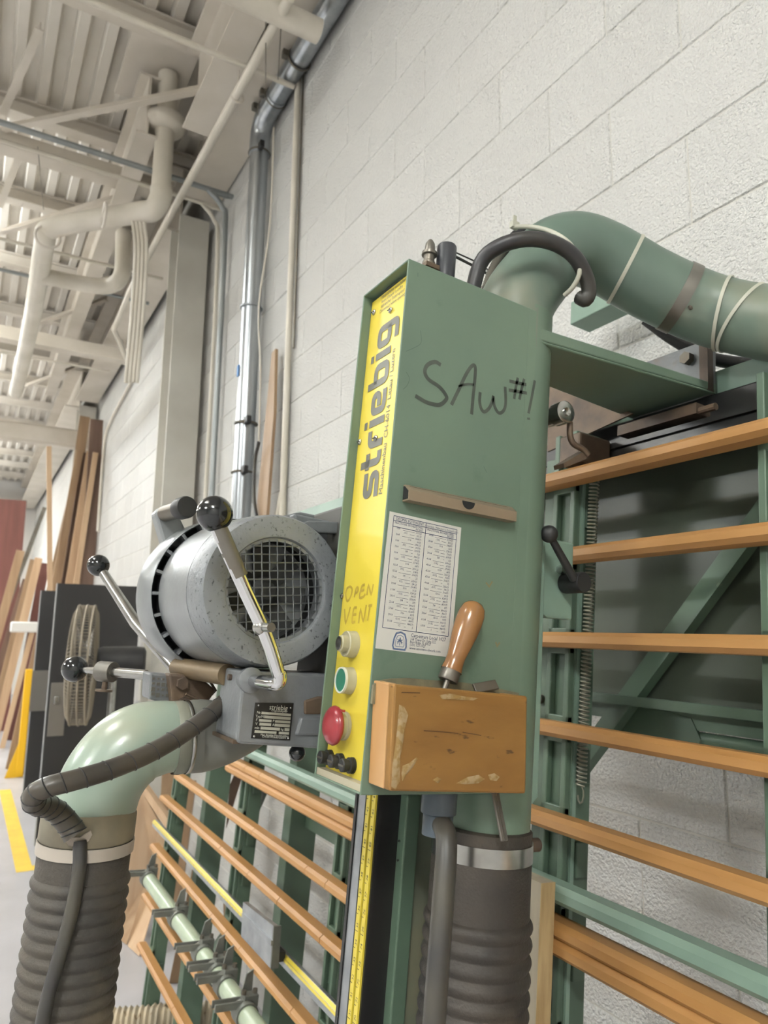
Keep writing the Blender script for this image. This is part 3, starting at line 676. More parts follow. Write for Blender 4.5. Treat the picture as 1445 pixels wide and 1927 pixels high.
# roller bar with grey cast clips in front of the lower slats
t = thing('support_bar', 'pale green support tube with grey cast clips in front of the lower slats', 'support bar', (-3.17, .69, .64), 'M')
vb, wb = .682, .652
part('tube', G().cyl((-3.17, vb, wb), (-1.5, vb, wb), .026, 24), tube_l, t)
def clip(px, py):
    x = (px)
    g = G(); 
    g.lathe([(.031, -.022), (.031, .022)], (x, vb, wb), (1, 0, 0), 20)
    k = part('clip', g, clip_grey, t, 40)
    part('clip_arm', G().box(x-.004, x+.004, vb-.085, vb+.02, wb+.012, wb+.030).box(x-.028, x-.022, vb-.085, vb+.02, wb+.012, wb+.030).box(x-.028, x+.004, vb-.006, vb+.033, wb+.012, wb+.040), clip_grey, k, None, bevel=.001)
    part('clip_fin', G().prism([(x-.05, vb+.0, wb+.02), (x-.05, vb+.012, wb+.075), (x-.05, vb+.03, wb+.085), (x-.05, vb+.033, wb+.0)], (.006, 0, 0)), clip_grey, k, None)
    for d in (-.012, .014): part('clip_bolt', G().cyl((x-.012, vb+.01+d*1.2, wb+.040), (x-.012, vb+.01+d*1.2, wb+.05), .007, 8), steel_d, k)
for x in (-3.1396, -2.6797, -2.3733, -2.2305, -2.1457, -1.9777):
    clip(x, 0)

# OSB offcut standing behind the hose
a = (-0.8875,0.6900,1.2828)
g = G().box(a[0]-.10, a[0], .688, .7165, .25, 1.2813)
t = thing('chipboard_offcut', 'weathered chipboard strip standing on end behind the right hose', 'board', (a[0]-.05, .70, .25), 'M')
part('face', g, osb, t, None)
part('raw_edge', G().box(a[0]-.0005, a[0]+.001, .688, .7165, .25, 1.2813), osb_edge, t, None)

# ================================================================== sliding gantry with control cabinet
XF, XB = -.70, -.818      # cabinet faces
VF, WB, WT = .254, 1.449, 2.080
t = GA = thing('saw_gantry', 'green control cabinet and vertical beam of the panel saw, marked SAW #1', 'saw cabinet', (-.76, .45, 1.05), 'M')
VB = .470                 # pipe axis
PC = (-.755, .468)
g = G(); e = .0025
g.box(XF-e, XF, VF, VB, WB, WT); g.box(XB, XB+e, VF, .45, WB, WT); g.box(XB+e, XF-e, VF, .45, WT-e, WT); g.box(XB+e, XF-e, VF, .45, WB, WB+e); g.box(XB+e, XF-e,   .44, .45, WB+e, WT-e)
part('housing', g, green, t, None, bevel=.0012)
# round back of the cabinet = the dust pipe, tangent to the side face
part('dust_pipe', G().lathe([(.0552, 0), (.0552, .69)], (PC[0], PC[1], 1.40), (0, 0, 1), 48), green, t, 40)
part('weld_seam', G().box(XF-.0006, XF+.0002, VB-.0202, VB-.0198, WB, WT), green, t, None)
# top opening shadow gap where the pipe leaves the cabinet is left open
# yellow recessed control panel
VP = VF+.013
pn = part('control_panel', G().box(XB+.0035, XF-.0035, VP, VP+.002, WB+.010, WT-.008), yellow, t, None)
part('panel_tray', G().box(XB+.0025, XF-.0025, VF+.002, VP, WB+.0025, WB+.010), mat('dusty_ledge', '#a8a08a', .7), t, None)
EX, EZ, NV = (1, 0, 0), (0, 0, 1), Vector((0, -1, 0))
# logo, drawn with strokes, baseline running upwards
def logo(org, ex, ey, s, adv):
    o = Vector(org); ex = Vector(ex); ey = Vector(ey)
    P = lambda x, y: o + ex*(x*s) + ey*(y*s)
    g = G(); W_ = .255; n = ex.cross(ey)
    def rr(x0, y0, x1, y1, r=.18):
        out = []
        for cx, cy, a in ((x1-r, y0+r, -90), (x1-r, y1-r, 0), (x0+r, y1-r, 90), (x0+r, y0+r, 180)):
            for k in range(5):
                q = math.radians(a+90*k/4); out.append(P(cx+r*math.cos(q), cy+r*math.sin(q)))
        return out
    def path(ps, r=.16):
        out = []
        for i, (x, y) in enumerate(ps):
            if i in (0, len(ps)-1): out.append(P(x, y)); continue
            a = Vector((ps[i-1][0]-x, ps[i-1][1]-y)); b = Vector((ps[i+1][0]-x, ps[i+1][1]-y))
            rr_ = min(r, a.length/2, b.length/2); a = a.normalized()*rr_; b = b.normalized()*rr_
            for k in range(5):
                u = k/4; q = Vector((x, y)) + a*(1-u)**2 + b*u*u; out.append(P(q.x, q.y))
        return out
    h = W_/2
    def st(ps, r=.16): g.ribbon(path(ps, r), W_*s, n, .0005)
    x = 0
    # s
    st([(x+.86, 1-h), (x+h, 1-h), (x+h, .5+.02), (x+.82-h+.06, .5-.02), (x+.82-h+.06, h), (x, h)], .2); x += adv[0]
    # t
    st([(x+h+.02, 1.32), (x+h+.02, h), (x+.5, h)], .2); st([(x-.06, 1-h), (x+.5, 1-h)]); x += adv[1]
    # r
    st([(x+h, 0), (x+h, 1-h), (x+.62, 1-h)], .25); x += adv[2]
    # i
    st([(x+h, 0), (x+h, 1)]); st([(x+h, 1.14), (x+h, 1.34)]); x += adv[3]
    # e
    st([(x+.8, h), (x+h, h), (x+h, 1-h), (x+.84-h, 1-h), (x+.84-h, .48), (x+.3, .48)], .2); x += adv[4]
    # b
    st([(x+h, 1.36), (x+h, h), (x+.84-h, h), (x+.84-h, 1-h), (x+h, 1-h)], .2); x += adv[5]
    # i
    st([(x+h, 0), (x+h, 1)]); st([(x+h, 1.14), (x+h, 1.34)]); x += adv[6]
    # g
    st([(x+.84-h, h+.06), (x+h, h+.06), (x+h, 1-h), (x+.84-h, 1-h), (x+.84-h, -.30), (x+.1, -.30)], .2)
    return g
w0 = 1.7865; w1 = 2.0226
adv = [1.03, .65, .76, .38, 1.0, 1.0, .38, .86]; S_ = (w1-w0)/(sum(adv)-.02)
bx = -.7478; WX = .0385
part('logo_lettering', logo((bx, VP-.0001, w0), (0, 0, 1), (-WX/S_, 0, 0), S_, adv), logo_m, pn, None, label='bold grey maker name printed vertically')
g = G(); put_text(g, 'Maschinenbau  CH-6014  Littau / Luzern', (-.7360, VP-.0001, w0), (0, 0, 1), (-1, 0, 0), .0128, wide=(1.9767-w0)/.0128/19.0)
wtxt = max(v[2] for v in g.v)-w0; k = (1.9767-w0)/wtxt
g.v = [(v[0], v[1], w0+(v[2]-w0)*k) for v in g.v]
part('address_lettering', g, logo_m, pn, None)
g = G()
for i, l in enumerate(('Vor Öffnen der Türe', 'Hauptschalter ausschalten', 'Avant d\'ouvrir le coffre', 'débrancher l\'interrupteur', 'Disconnect before opening')):
    put_text(g, l, (-.7868-.002*(i == 4), VP-.0001, 2.0725-.0069*i), EX, EZ, .0072, wide=.82)
part('warning_lettering', g, logo_m, pn, None)
# panel screws
for px, py in ((704, 588), (735, 584), (675, 833), (707, 825), (642, 1122)):
    c = (-0.8047,0.2665,2.0533) if px == 704 else (-0.7578,0.2665,2.0373) if px == 735 else (-0.8090,0.2665,1.8688) if px == 675 else (-0.7653,0.2665,1.8638) if px == 707 else (-0.8165,0.2665,1.6657)
    sc_ = part('screw', G().lathe([(.0042, 0), (.0040, .0016), (.0022, .0030), (.0001, .0034)], (c[0], VP, c[2]), (0, -1, 0), 16), steel, pn, 40)
    part('screw_slot', G().box(c[0]-.0035, c[0]+.0035, VP-.0037, VP-.0028, c[2]-.0004, c[2]+.0004), dark_in, sc_, None)
# hand written OPEN VENT
g = G()
def yw(px, py): return None
OV = [[(-0.8041,0.2665,1.6766),(-0.8066,0.2665,1.6680),(-0.8019,0.2665,1.6599),(-0.7963,0.2665,1.6604),(-0.7906,0.2665,1.6675),(-0.7906,0.2665,1.6741),(-0.7969,0.2665,1.6770),(-0.8038,0.2665,1.6753)], [(-0.7827,0.2665,1.6632),(-0.7794,0.2665,1.6742),(-0.7753,0.2665,1.6747),(-0.7756,0.2665,1.6695),(-0.7822,0.2665,1.6678)], [(-0.7582,0.2665,1.6778),(-0.7659,0.2665,1.6756),(-0.7687,0.2665,1.6628),(-0.7594,0.2665,1.6631),(-0.7546,0.2665,1.6662)], [(-0.7662,0.2665,1.6704),(-0.7583,0.2665,1.6714)], [(-0.7504,0.2665,1.6647),(-0.7486,0.2665,1.6761),(-0.7401,0.2665,1.6656),(-0.7372,0.2665,1.6774)],
      [(-0.8055,0.2665,1.6493),(-0.7988,0.2665,1.6322),(-0.7901,0.2665,1.6517)], [(-0.7731,0.2665,1.6507),(-0.7811,0.2665,1.6489),(-0.7820,0.2665,1.6334),(-0.7737,0.2665,1.6334)], [(-0.7810,0.2665,1.6418),(-0.7728,0.2665,1.6423)], [(-0.7651,0.2665,1.6315),(-0.7629,0.2665,1.6473),(-0.7537,0.2665,1.6346),(-0.7495,0.2665,1.6534)], [(-0.7440,0.2665,1.6520),(-0.7351,0.2665,1.6524)], [(-0.7401,0.2665,1.6519),(-0.7432,0.2665,1.6345)]]
for p in OV: g.ribbon([(q[0], VP, q[2]) for q in smooth_path(p, 3)], .0032, NV, .0003)
part('handwriting', g, marker_y, pn, None, label='faded handwritten OPEN VENT')
# buttons
def button(px, name, prof, m_, n=32):
    return part(name, G().lathe(prof, (px[0], VP, px[2]), (0, -1, 0), n), m_, pn, 40)
cK = (-0.7721,0.2665,1.6062); cG = (-0.7714,0.2665,1.5639); cR = (-0.7746,0.2665,1.5118)
b = button(cK, 'key_switch', [(.0162, 0), (.0162, .003), (.0156, .004), (.0154, .0115), (.0142, .0125), (.012, .0110), (.0100, .0108), (.0098, .0185), (.0088, .0195)], cream_b)
part('key_barrel', G().lathe([(.0080, .0190), (.0080, .0208), (.006, .0214), (.003, .0205)], (cK[0], VP, cK[2]), (0, -1, 0), 24), steel, b)
b = button(cG, 'start_button', [(.0160, 0), (.0160, .002), (.0153, .003), (.0153, .0118)], cream_b)
part('button_cap', G().lathe([(.0134, .0118), (.0132, .0130), (.0001, .0133)], (cG[0], VP, cG[2]), (0, -1, 0), 32), green_b, b)
part('button_ring', G().lathe([(.0155, .0115), (.0151, .0140), (.0133, .0140), (.0131, .012)], (cG[0], VP, cG[2]), (0, -1, 0), 32, False, False), ring_m, b)
b = button(cR, 'emergency_button', [(.0165, 0), (.0165, .003), (.0150, .004), (.0150, .013)], cream_b)
part('mushroom_head', G().lathe([(.012, .010), (.0218, .0125), (.0226, .0150), (.021, .0185), (.016, .0222), (.008, .0240), (.0001, .0244)], (cR[0], VP, cR[2]), (0, -1, 0), 40), red_b, b, 60)
part('pull_tab', G().box(cR[0]+.004, cR[0]+.018, VP-.015, VP-.011, cR[2]+.017, cR[2]+.0195), red_b, b)
for i, p in enumerate(((-0.7948,0.2665,1.4741), (-0.7667,0.2665,1.4730), (-0.7417,0.2665,1.4730))):
    x = (-.8035, -.775, -.746)[i]; z = 1.472
    b = part('fuse_holder', G().lathe([(.0090, 0), (.0090, .002), (.0078, .002), (.0078, .004), (.0088, .004), (.0088, .006), (.0064, .0065), (.0062, .0095), (.0075, .010), (.0075, .0145), (.006, .0155)], (x, VP, z), (0, -1, 0), 20), black_m, pn, 30)
    part('fuse_cap_slot', G().box(x-.006, x+.006, VP-.0161, VP-.0153, z-.001, z+.001), steel_d, b)
    g = G(); put_text(g, 'F %d' % (i+1), (x, VP-.0001, 1.4525), EX, EZ, .0062, 'C'); put_text(g, '0.63 A', (x, VP-.0001, 1.4605-.0155+.0), EX, EZ, .0062, 'C', wide=.7)
    part('fuse_lettering', g, print_m, pn, None)
# SAW #1
NX = Vector((1, 0, 0)); g = G()
for p, wd in (([(-0.7000,0.3130,1.9553),(-0.7000,0.3040,1.9568),(-0.7000,0.2936,1.9495),(-0.7000,0.2906,1.9396),(-0.7000,0.2968,1.9316),(-0.7000,0.3131,1.9264),(-0.7000,0.3234,1.9188),(-0.7000,0.3247,1.9128),(-0.7000,0.3151,1.9033),(-0.7000,0.2980,1.9016),(-0.7000,0.2877,1.9036),(-0.7000,0.2799,1.9056)], .0052),
              ([(-0.7000,0.3332,1.9081),(-0.7000,0.3420,1.9295),(-0.7000,0.3531,1.9563),(-0.7000,0.3613,1.9689),(-0.7000,0.3657,1.9672),(-0.7000,0.3662,1.9506),(-0.7000,0.3653,1.9288),(-0.7000,0.3648,1.9037)], .0048), ([(-0.7000,0.3415,1.9351),(-0.7000,0.3543,1.9415),(-0.7000,0.3658,1.9440)], .003),
              ([(-0.7000,0.3758,1.9367),(-0.7000,0.3758,1.9244),(-0.7000,0.3791,1.9152),(-0.7000,0.3845,1.9123),(-0.7000,0.3917,1.9192),(-0.7000,0.3961,1.9298),(-0.7000,0.3974,1.9353),(-0.7000,0.4000,1.9243),(-0.7000,0.4075,1.9168),(-0.7000,0.4151,1.9217),(-0.7000,0.4179,1.9335),(-0.7000,0.4155,1.9550)], .0046),
              ([(-0.7000,0.4360,1.9735),(-0.7000,0.4333,1.9585),(-0.7000,0.4316,1.9423)], .0042), ([(-0.7000,0.4469,1.9751),(-0.7000,0.4433,1.9597),(-0.7000,0.4406,1.9440)], .0042), ([(-0.7000,0.4220,1.9650),(-0.7000,0.4374,1.9664),(-0.7000,0.4511,1.9679)], .0044), ([(-0.7000,0.4219,1.9523),(-0.7000,0.4381,1.9545),(-0.7000,0.4528,1.9563)], .0044),
              ([(-0.7000,0.4655,1.9781),(-0.7000,0.4614,1.9526),(-0.7000,0.4572,1.9289)], .0042), ([(-0.7000,0.4576,1.9230),(-0.7000,0.4582,1.9202)], .005)):
    g.ribbon([(XF, q[1], q[2]) for q in smooth_path(p, 5)], wd, NX, .0004)
part('handwriting', g, marker_m, t, None, label='black handwritten SAW #1')
# scuffs on the face
g = G()
for p in ([(-0.7000,0.2796,1.9910),(-0.7000,0.2818,1.9754),(-0.7000,0.2719,1.9653),(-0.7000,0.2619,1.9581)], [(-0.7000,0.2644,1.9320),(-0.7000,0.2696,1.9252),(-0.7000,0.2675,1.9158),(-0.7000,0.2622,1.9089)], [(-0.7000,0.2687,2.0656),(-0.7000,0.2692,2.0600)], [(-0.7000,0.3890,1.8405),(-0.7000,0.3946,1.8334)]):
    g.ribbon([(XF, q[1], q[2]) for q in smooth_path(p, 4)], .0009, NX, .0003)
part('scuff', g, mat('scuff_mark', '#55675a', .6), t, None)
for px in ([(-0.7000,0.4032,1.6955),(-0.7000,0.4085,1.6909),(-0.7000,0.4130,1.6981)], [(-0.7000,0.4233,1.6250),(-0.7000,0.4261,1.6201),(-0.7000,0.4299,1.6250)]):
    part('scratch', G().ribbon([(XF, q[1], q[2]) for q in px], .0022, NX, .0004), mat('bare_scratch', '#7d7350', .6), t, None)

# sticker with decimal table
o = Vector((XF, 0.2561, 1.6029)); SW, SH = .102, 0.1559
ty = Vector((0, 0.0027, SH)); eY = ty.normalized(); eX = Vector((0, eY.z, -eY.y))
st = part('decimal_sticker', G().add([o+NX*.0003, o+eX*SW+NX*.0003, o+eX*SW+ty+NX*.0003, o+ty+NX*.0003, o, o+eX*SW, o+eX*SW+ty, o+ty], [(0, 1, 2, 3), (4, 5, 1, 0), (5, 6, 2, 1), (6, 7, 3, 2), (7, 4, 0, 3)]), paper, t, None, label='white sticker with a fraction to decimal table')
SP = lambda x, y: o + eX*(x*SW) + eY*(y*SH) + NX*.0003
g = G(); ln = .0007
for a, b in (((.06, .152), (.94, .152)), ((.06, .975), (.94, .975)), ((.06, .152), (.06, .975)), ((.94, .152), (.94, .975)), ((.5, .152), (.5, .975)), ((.06, .94), (.94, .94)), ((.06, .895), (.94, .895))):
    g.ribbon([SP(*a), SP(*b)], ln, NX, .0002)
part('table_rules', g, blue_print, st, None)
g = G()
def T(s, x, y, size, al='L', wd=.8, res=1): put_text(g, s, SP(x, y), eX, eY, size, al, wd, res)
T('DECIMAL EQUIVALENT', .28, .947, .0046, 'C'); T('Conversion - Millimeters to Decimal Inches', .72, .947, .0034, 'C')
for cx in (0, .44):
    T('FRACTIONAL INCHES', .08+cx, .918, .0036); T('DECIMAL', .46+cx, .919, .0036, 'R'); T('INCHES', .46+cx, .900, .0036, 'R')
from math import gcd
for c in (0, 1):
    for i in range(32):
        n = c*32+i+1; d = 64; k = gcd(n, d); nn, dd = n//k, d//k; y = .880 - i*(.880-.165)/31.5
        x = .08+.44*c + {64: .03, 32: .13, 16: .19}.get(dd, .17)
        T('%d/%d' % (nn, dd) if dd > 1 else '1', x, y, .0034)
        T(('%.6f' % (n/64)).rstrip('0').lstrip('0') if n < 64 else '1.000', .45+.44*c, y-.006, .0034, 'R')
        g.ribbon([SP(x+.085, y), SP(.08+.44*c+.275, y)], .0003, NX, .0002)
T('Carpenters Local 1027', .43, .112, .0062, wd=.85); T('168 Tower Dr. Suite 222', .43, .088, .0043); T('Burr Ridge, IL 60527', .43, .068, .0043); T('(630) 323-1027', .43, .048, .0043); T('www.unionwoodwork.com', .43, .024, .0043, wd=.9)
part('table_lettering', g, blue_print, st, None)
g = G(); cx, cy = .30, .07
E = lambda r, a, k=1.: SP(cx, cy) + eX*(r*math.cos(a)) + eY*(r*k*math.sin(a)*1.05)
shield = [(0, .011), (.006, .009), (.0085, .003), (.0095, -.006), (.008, -.0095), (0, -.0095), (-.008, -.0095), (-.0095, -.006), (-.0085, .003), (-.006, .009)]
for sc_, wd in ((1, .0006), (.90, .0011), (.62, .0006)):
    g.ribbon([SP(cx, cy)+eX*(x*sc_)+eY*(y*sc_) for x, y in shield], wd, NX, .0002, closed=True)
for p in ([(-.003, -.003), (0, .004), (.003, -.003)], [(-.0035, .002), (.0035, -.001)], [(-.0035, -.001), (.0035, .002)], [(0, -.0045), (0, .0045)]):
    g.ribbon([SP(cx, cy)+eX*x+eY*y for x, y in p], .0008, NX, .0002)
part('emblem', g, blue_light, st, None)

# bronze pen channel
a = Vector((-0.7000,0.2747,1.7732)); b = Vector((-0.7000,0.4348,1.7759)); a.x = b.x = XF
d = (b-a).normalized(); up = NX.cross(d)*-1 if NX.cross(d).z < 0 else NX.cross(d)
sec = [(0, 0), (.012, 0), (.0185, .006), (.0185, .0165), (.012, .0225), (0, .0225), (0, .0205), (.011, .0205), (.0163, .0155), (.0163, .007), (.011, .002), (0, .002)]
sec = [(0, 0), (.014, 0), (.014, .0125), (.004, .020), (0, .020), (0, .018), (.0035, .018), (.012, .0115), (.012, .002), (0, .002)]
pc = part('pen_channel', G().prism([a+NX*x+up*z for x, z in sec], d*(b-a).length), brown_clip, t, None)
c = a + d*(b-a).length*.53 + up*.0105
part('thumb_notch', G().prism([c+NX*.0142+up*.002+d*(.0095*math.cos(q_))-up*(.0095*math.sin(q_)) for q_ in [PI*i_/14 for i_ in range(15)]], NX*-.0008), dark_in, pc, None)
part('channel_end', G().prism([a+NX*x+up*z-d*.0004 for x, z in [(0.001, .002), (.012, .002), (.012, .0115), (.0035, .018), (.001, .018)]], d*.002), dark_in, pc, None)
g = G()
for k_, l_ in ((.02, .03), (.2, .025), (.36, .07), (.74, .02), (.86, .012)):
    p0 = a+d*((b-a).length*k_)+NX*.0085+up*.0172
    g.ribbon([p0, p0+d*l_], .0008, (up*.8+NX*.6).normalized(), .0004)
part('stamped_line', g, dark_in, pc, None)

# things on the cabinet roof
p = (-0.7450,0.3376,2.1186); p2 = (-0.7450,0.3357,2.1516)
part('capacitor', G().lathe([(.0135, 0), (.0135, p2[2]-WT-.002), (.0125, p2[2]-WT), (.004, p2[2]-WT+.0005)], (-.745, p[1], WT), (0, 0, 1), 28), mat('black_sleeve', '#33353a', .38), t)
p = (-0.7800,0.3318,2.1535)
cg = part('cable_gland', G().lathe([(.009, 0), (.009, .006), (.0075, .008), (.0075, .016), (.0105, .017), (.0105, .021), (.0075, .023), (.0065, .034), (.003, .040)], (-.750, .3135, 2.114), (0, 0, 1), 20), steel_d, t, 30)
part('gland_base', G().prism([(-.750, .292, 2.094), (-.750, .313, 2.114), (-.750, .327, 2.114), (-.750, .330, WT), (-.750, .292, WT)], (-.02, 0, 0)).box(-.762, -.738, .303, .324, 2.108, 2.114), rusty, t, None)
# cables over the roof
p = [Vector((-0.7350,0.3741,2.1091)), Vector((-0.7250,0.3802,2.1309)), Vector((-0.7050,0.3939,2.1530)), Vector((-0.6850,0.4255,2.1675)), Vector((-0.6750,0.4642,2.1722)), Vector((-0.6700,0.4996,2.1631)), Vector((-0.6750,0.5279,2.1449)), Vector((-0.6800,0.5399,2.1284)), Vector((-0.6850,0.5393,2.1170)), Vector((-0.6950,0.5376,2.1241))]
p[0].z = WT-.01
pipe('bent_cable', smooth_path(p, 4), .0105, rubber_b, 'thick black cable looping over the duct elbow from the cabinet roof', 'cable', n=14, fr='M')
p = [Vector((-0.7850,0.4378,2.1403)), Vector((-0.7850,0.4499,2.1797)), Vector((-0.7850,0.4695,2.2229)), Vector((-0.7850,0.4916,2.2546)), Vector((-0.7850,0.5230,2.2730))]
g = G(); q = smooth_path(p, 16); g.tube(q, [.0085 if i % 2 else .0070 for i in range(len(q))], 12)
solo('corrugated_conduit', g, rubber_b, 'thin corrugated black conduit beside the looping cable', 'conduit', p[0], 'M', smooth=80)
pipe('thin_cable', [(-0.7800,0.3738,2.1681), (-0.8000,0.4214,2.1804), (-0.8400,0.4869,2.2054)], .0022, black_m, 'lower thin black wire behind the dark capacitor', 'wire', n=6, fr='M')
pipe('thin_cable', [(-0.7800,0.3732,2.1747), (-0.8000,0.4208,2.1890), (-0.8400,0.4864,2.2127)], .0012, black_m, 'upper thin black wire behind the dark capacitor', 'wire', n=6, fr='M')

# dust duct elbow leaving the pipe over the frame
dp = [Vector((PC[0], PC[1], 1.98)), Vector((PC[0], PC[1], 2.10)), Vector((-0.7570,0.5109,2.1806)), Vector((-0.7480,0.5264,2.2116)), Vector((-0.7420,0.5698,2.2382)), Vector((-0.7300,0.6239,2.2359)), Vector((-0.7050,0.6858,2.2079)), Vector((-0.6750,0.7416,2.1818)), Vector((-0.6450,0.7772,2.1618)), Vector((-0.6000,0.8010,2.1377)), Vector((-0.5400,0.8065,2.1068)), Vector((-0.4700,0.8069,2.0761)), Vector((-0.4700,0.8069,2.0761))+Vector((.35, .01, -.01)), Vector((-0.4700,0.8069,2.0761))+Vector((1.3, .01, -.01))]
q = smooth_path(dp, 6)
ds = part('duct_elbow', G().tube(q, [.0550-.0010*min(1, max(0, (i-6)/10)) for i in range(len(q))], 40), duct_g, t, 60, label='dusty grey green duct elbow')
def band(i, r, wd, m_, nm, par, tilt=(0, 0, 0), thk=.0012):
    c = q[i]; ax_ = (q[i+1]-q[i-1]).normalized() + Vector(tilt); return part(nm, G().lathe([(r-.001, -wd/2), (r+thk, -wd/2), (r+thk, wd/2), (r-.001, wd/2)], c, ax_, 40, False, False), m_, par, 40)
b = band(41, .0545, .018, steel_d, 'joint_band', ds); 
c = Vector((-0.6400,0.7140,2.1487)); part('band_bolt', G().lathe([(.0045, 0), (.004, .003), (.001, .004)], c+Vector((-.006, 0, 0)), (1, -.2, 0), 12), steel_d, b)
band(33, .0548, .0055, tie_m, 'cable_tie', ds, (.18, 0, 0)); band(49, .0560, .005, tie_m, 'cable_tie', ds, (.1, 0, .15)); band(52, .0560, .005, tie_m, 'cable_tie', ds, (-.25, 0, -.1))
tp = smooth_path([(-0.7500,0.4539,2.2324), (-0.7300,0.4713,2.2289), (-0.7000,0.4806,2.2100), (-0.6720,0.4886,2.1820), (-0.6680,0.5057,2.1621), (-0.6720,0.5126,2.1420), (-0.6850,0.5140,2.1279), (-0.7000,0.5127,2.1207)], 5)
ct = part('cable_tie', G().tube(tp, .0034, 8), tie_m, ds, 60)
c = Vector((-0.7500,0.4557,2.2358)); part('tie_head', G().box(c.x-.004, c.x+.004, c.y-.006, c.y+.006, c.z-.005, c.z+.005).box(c.x-.001, c.x+.001, c.y-.003, c.y+.003, c.z+.005, c.z+.016), tie_m, ct)
part('under_cable', G().tube(smooth_path([(-0.8000,0.7983,2.2196), (-0.7700,0.8377,2.1806), (-0.7300,0.8827,2.1457), (-0.6600,0.9288,2.1216)], 5), .011, 12), black_m, ds, 60)
# rear support rail of the duct
A2 = (-1.1338,0.9000,2.3599); 
part('duct_rail', G().box(-1.10, -.925, .905, .965, A2[2], A2[2]+.055), green_l, t, None, bevel=.002)
# bracket from the cabinet to the top beam
wb_ = 2.045
g = G(); g.prism([(XF+.0, .47, wb_-.006), (XF+.004, .845, wb_+.020), (XF-.165, .845, wb_+.020), (XF-.10, .47, wb_-.006)], (0, 0, -.004))
g.prism([(XF+.0, .47, wb_-.006), (XF+.004, .845, wb_+.020), (XF+.004, .845, wb_+.034), (XF+.0, .47, wb_+.012)], (-.004, 0, 0))
part('bracket', g, green, t, None, bevel=.002)
c = (-0.7420,0.8430,2.1349)
ap = part('bracket_plate', G().prism([(-0.8601,0.8380,2.1608), (-0.7127,0.8380,2.1587), (-0.6969,0.8380,2.1463), (-0.6975,0.8380,2.0610), (-0.8577,0.8380,2.0467)], (0, .008, 0)), cast_m, t, None, bevel=.001)
part('bolt_head', G().cyl((c[0], .826, c[2]), (c[0], .838, c[2]), .011, 6), steel_d, ap, None)
part('edge_plate', G().prism([(-0.7127,0.8380,2.1587), (-0.6969,0.8380,2.1463), (-0.6956,0.8380,2.0623), (-0.7111,0.8380,2.0742)], (0, -.014, 0)), rusty, ap, None)
part('roller_carriage', G().box(-.86, -.70, .80, .86, 2.018, 2.036).cyl((-.70, .81, 2.024), (-.672, .81, 2.024), .006, 10), rusty, t)
# chrome roller with bent lever under the bracket
c = Vector((-0.7200,0.5442,1.9591))
rl = part('guide_roller', G().lathe([(.0135, -.045), (.0135, -.02), (.0165, -.02), (.0165, -.001), (.0145, 0), (.006, .0), (.006, .002), (.003, .0)], c, (1, 0, 0), 28), steel, t)
part('bent_rod', G().tube(smooth_path([(-0.7300,0.5607,1.9498), (-0.7300,0.5627,1.9286), (-0.7300,0.5704,1.9192), (-0.7300,0.5874,1.9159), (-0.7300,0.5983,1.9095)], 4), .0045, 10), rusty, rl, 60)
part('rod_foot', G().prism([(-0.7300,0.5979,1.9183), (-0.7300,0.5514,1.8863), (-0.7300,0.5537,1.8805), (-0.7300,0.6006,1.9052)], (-.02, 0, 0)), rusty, rl)
part('brown_plate', G().prism([(-1.0483,0.8000,2.1825), (-0.9716,0.8000,2.1420), (-0.8271,0.8000,2.0511), (-0.9666,0.8000,2.0346), (-1.0390,0.8000,2.0269)], (0, .004, 0)), rusty, t, None)
part('carriage_block', G().box(-.92, -.87, .72, .795, 1.955, 2.01), rusty, t, None, bevel=.004)

# light green flap and clamp lever at the right of the cabinet
fl = [(-0.7350,0.5071,1.7736), (-0.7350,0.5202,1.7802), (-0.7350,0.5300,1.7773), (-0.7350,0.5354,1.4373), (-0.7350,0.5260,1.4284), (-0.7350,0.5178,1.4324)]
part('side_flap', G().prism(fl, (-.006, 0, 0)), green_l, t, None, bevel=.002)
lv = [(-0.7450,0.5337,1.7715), (-0.7450,0.5511,1.7788), (-0.7450,0.5918,1.7793), (-0.7450,0.5938,1.6697), (-0.7450,0.5473,1.6677), (-0.7450,0.5324,1.6755)]
lp = part('clamp_plate', G().prism(lv, (-.012, 0, 0)), green_l, t, None, bevel=.003)
h0 = Vector((-0.7450,0.5763,1.7191))
hb = part('lever_hub', G().lathe([(.0135, 0), (.0145, .004), (.0145, .034), (.0135, .036)], h0, (1, .05, 0), 28), black_m, lp)
ht = Vector((-0.7150,0.5647,1.7219)); hk_ = Vector((-0.7050,0.5072,1.7740))
part('lever_arm', G().tube([ht, hk_], [.0060, .0048], 14), black_m, hb)
part('lever_knob', G().ball(hk_, .0118), black_m, hb, 60)
part('hex_bolt', G().cyl(Vector((-0.7450,0.5653,1.7371)), Vector((-0.7450,0.5653,1.7371))+Vector((.012, 0, 0)), .0065, 6), chrome, lp, None)

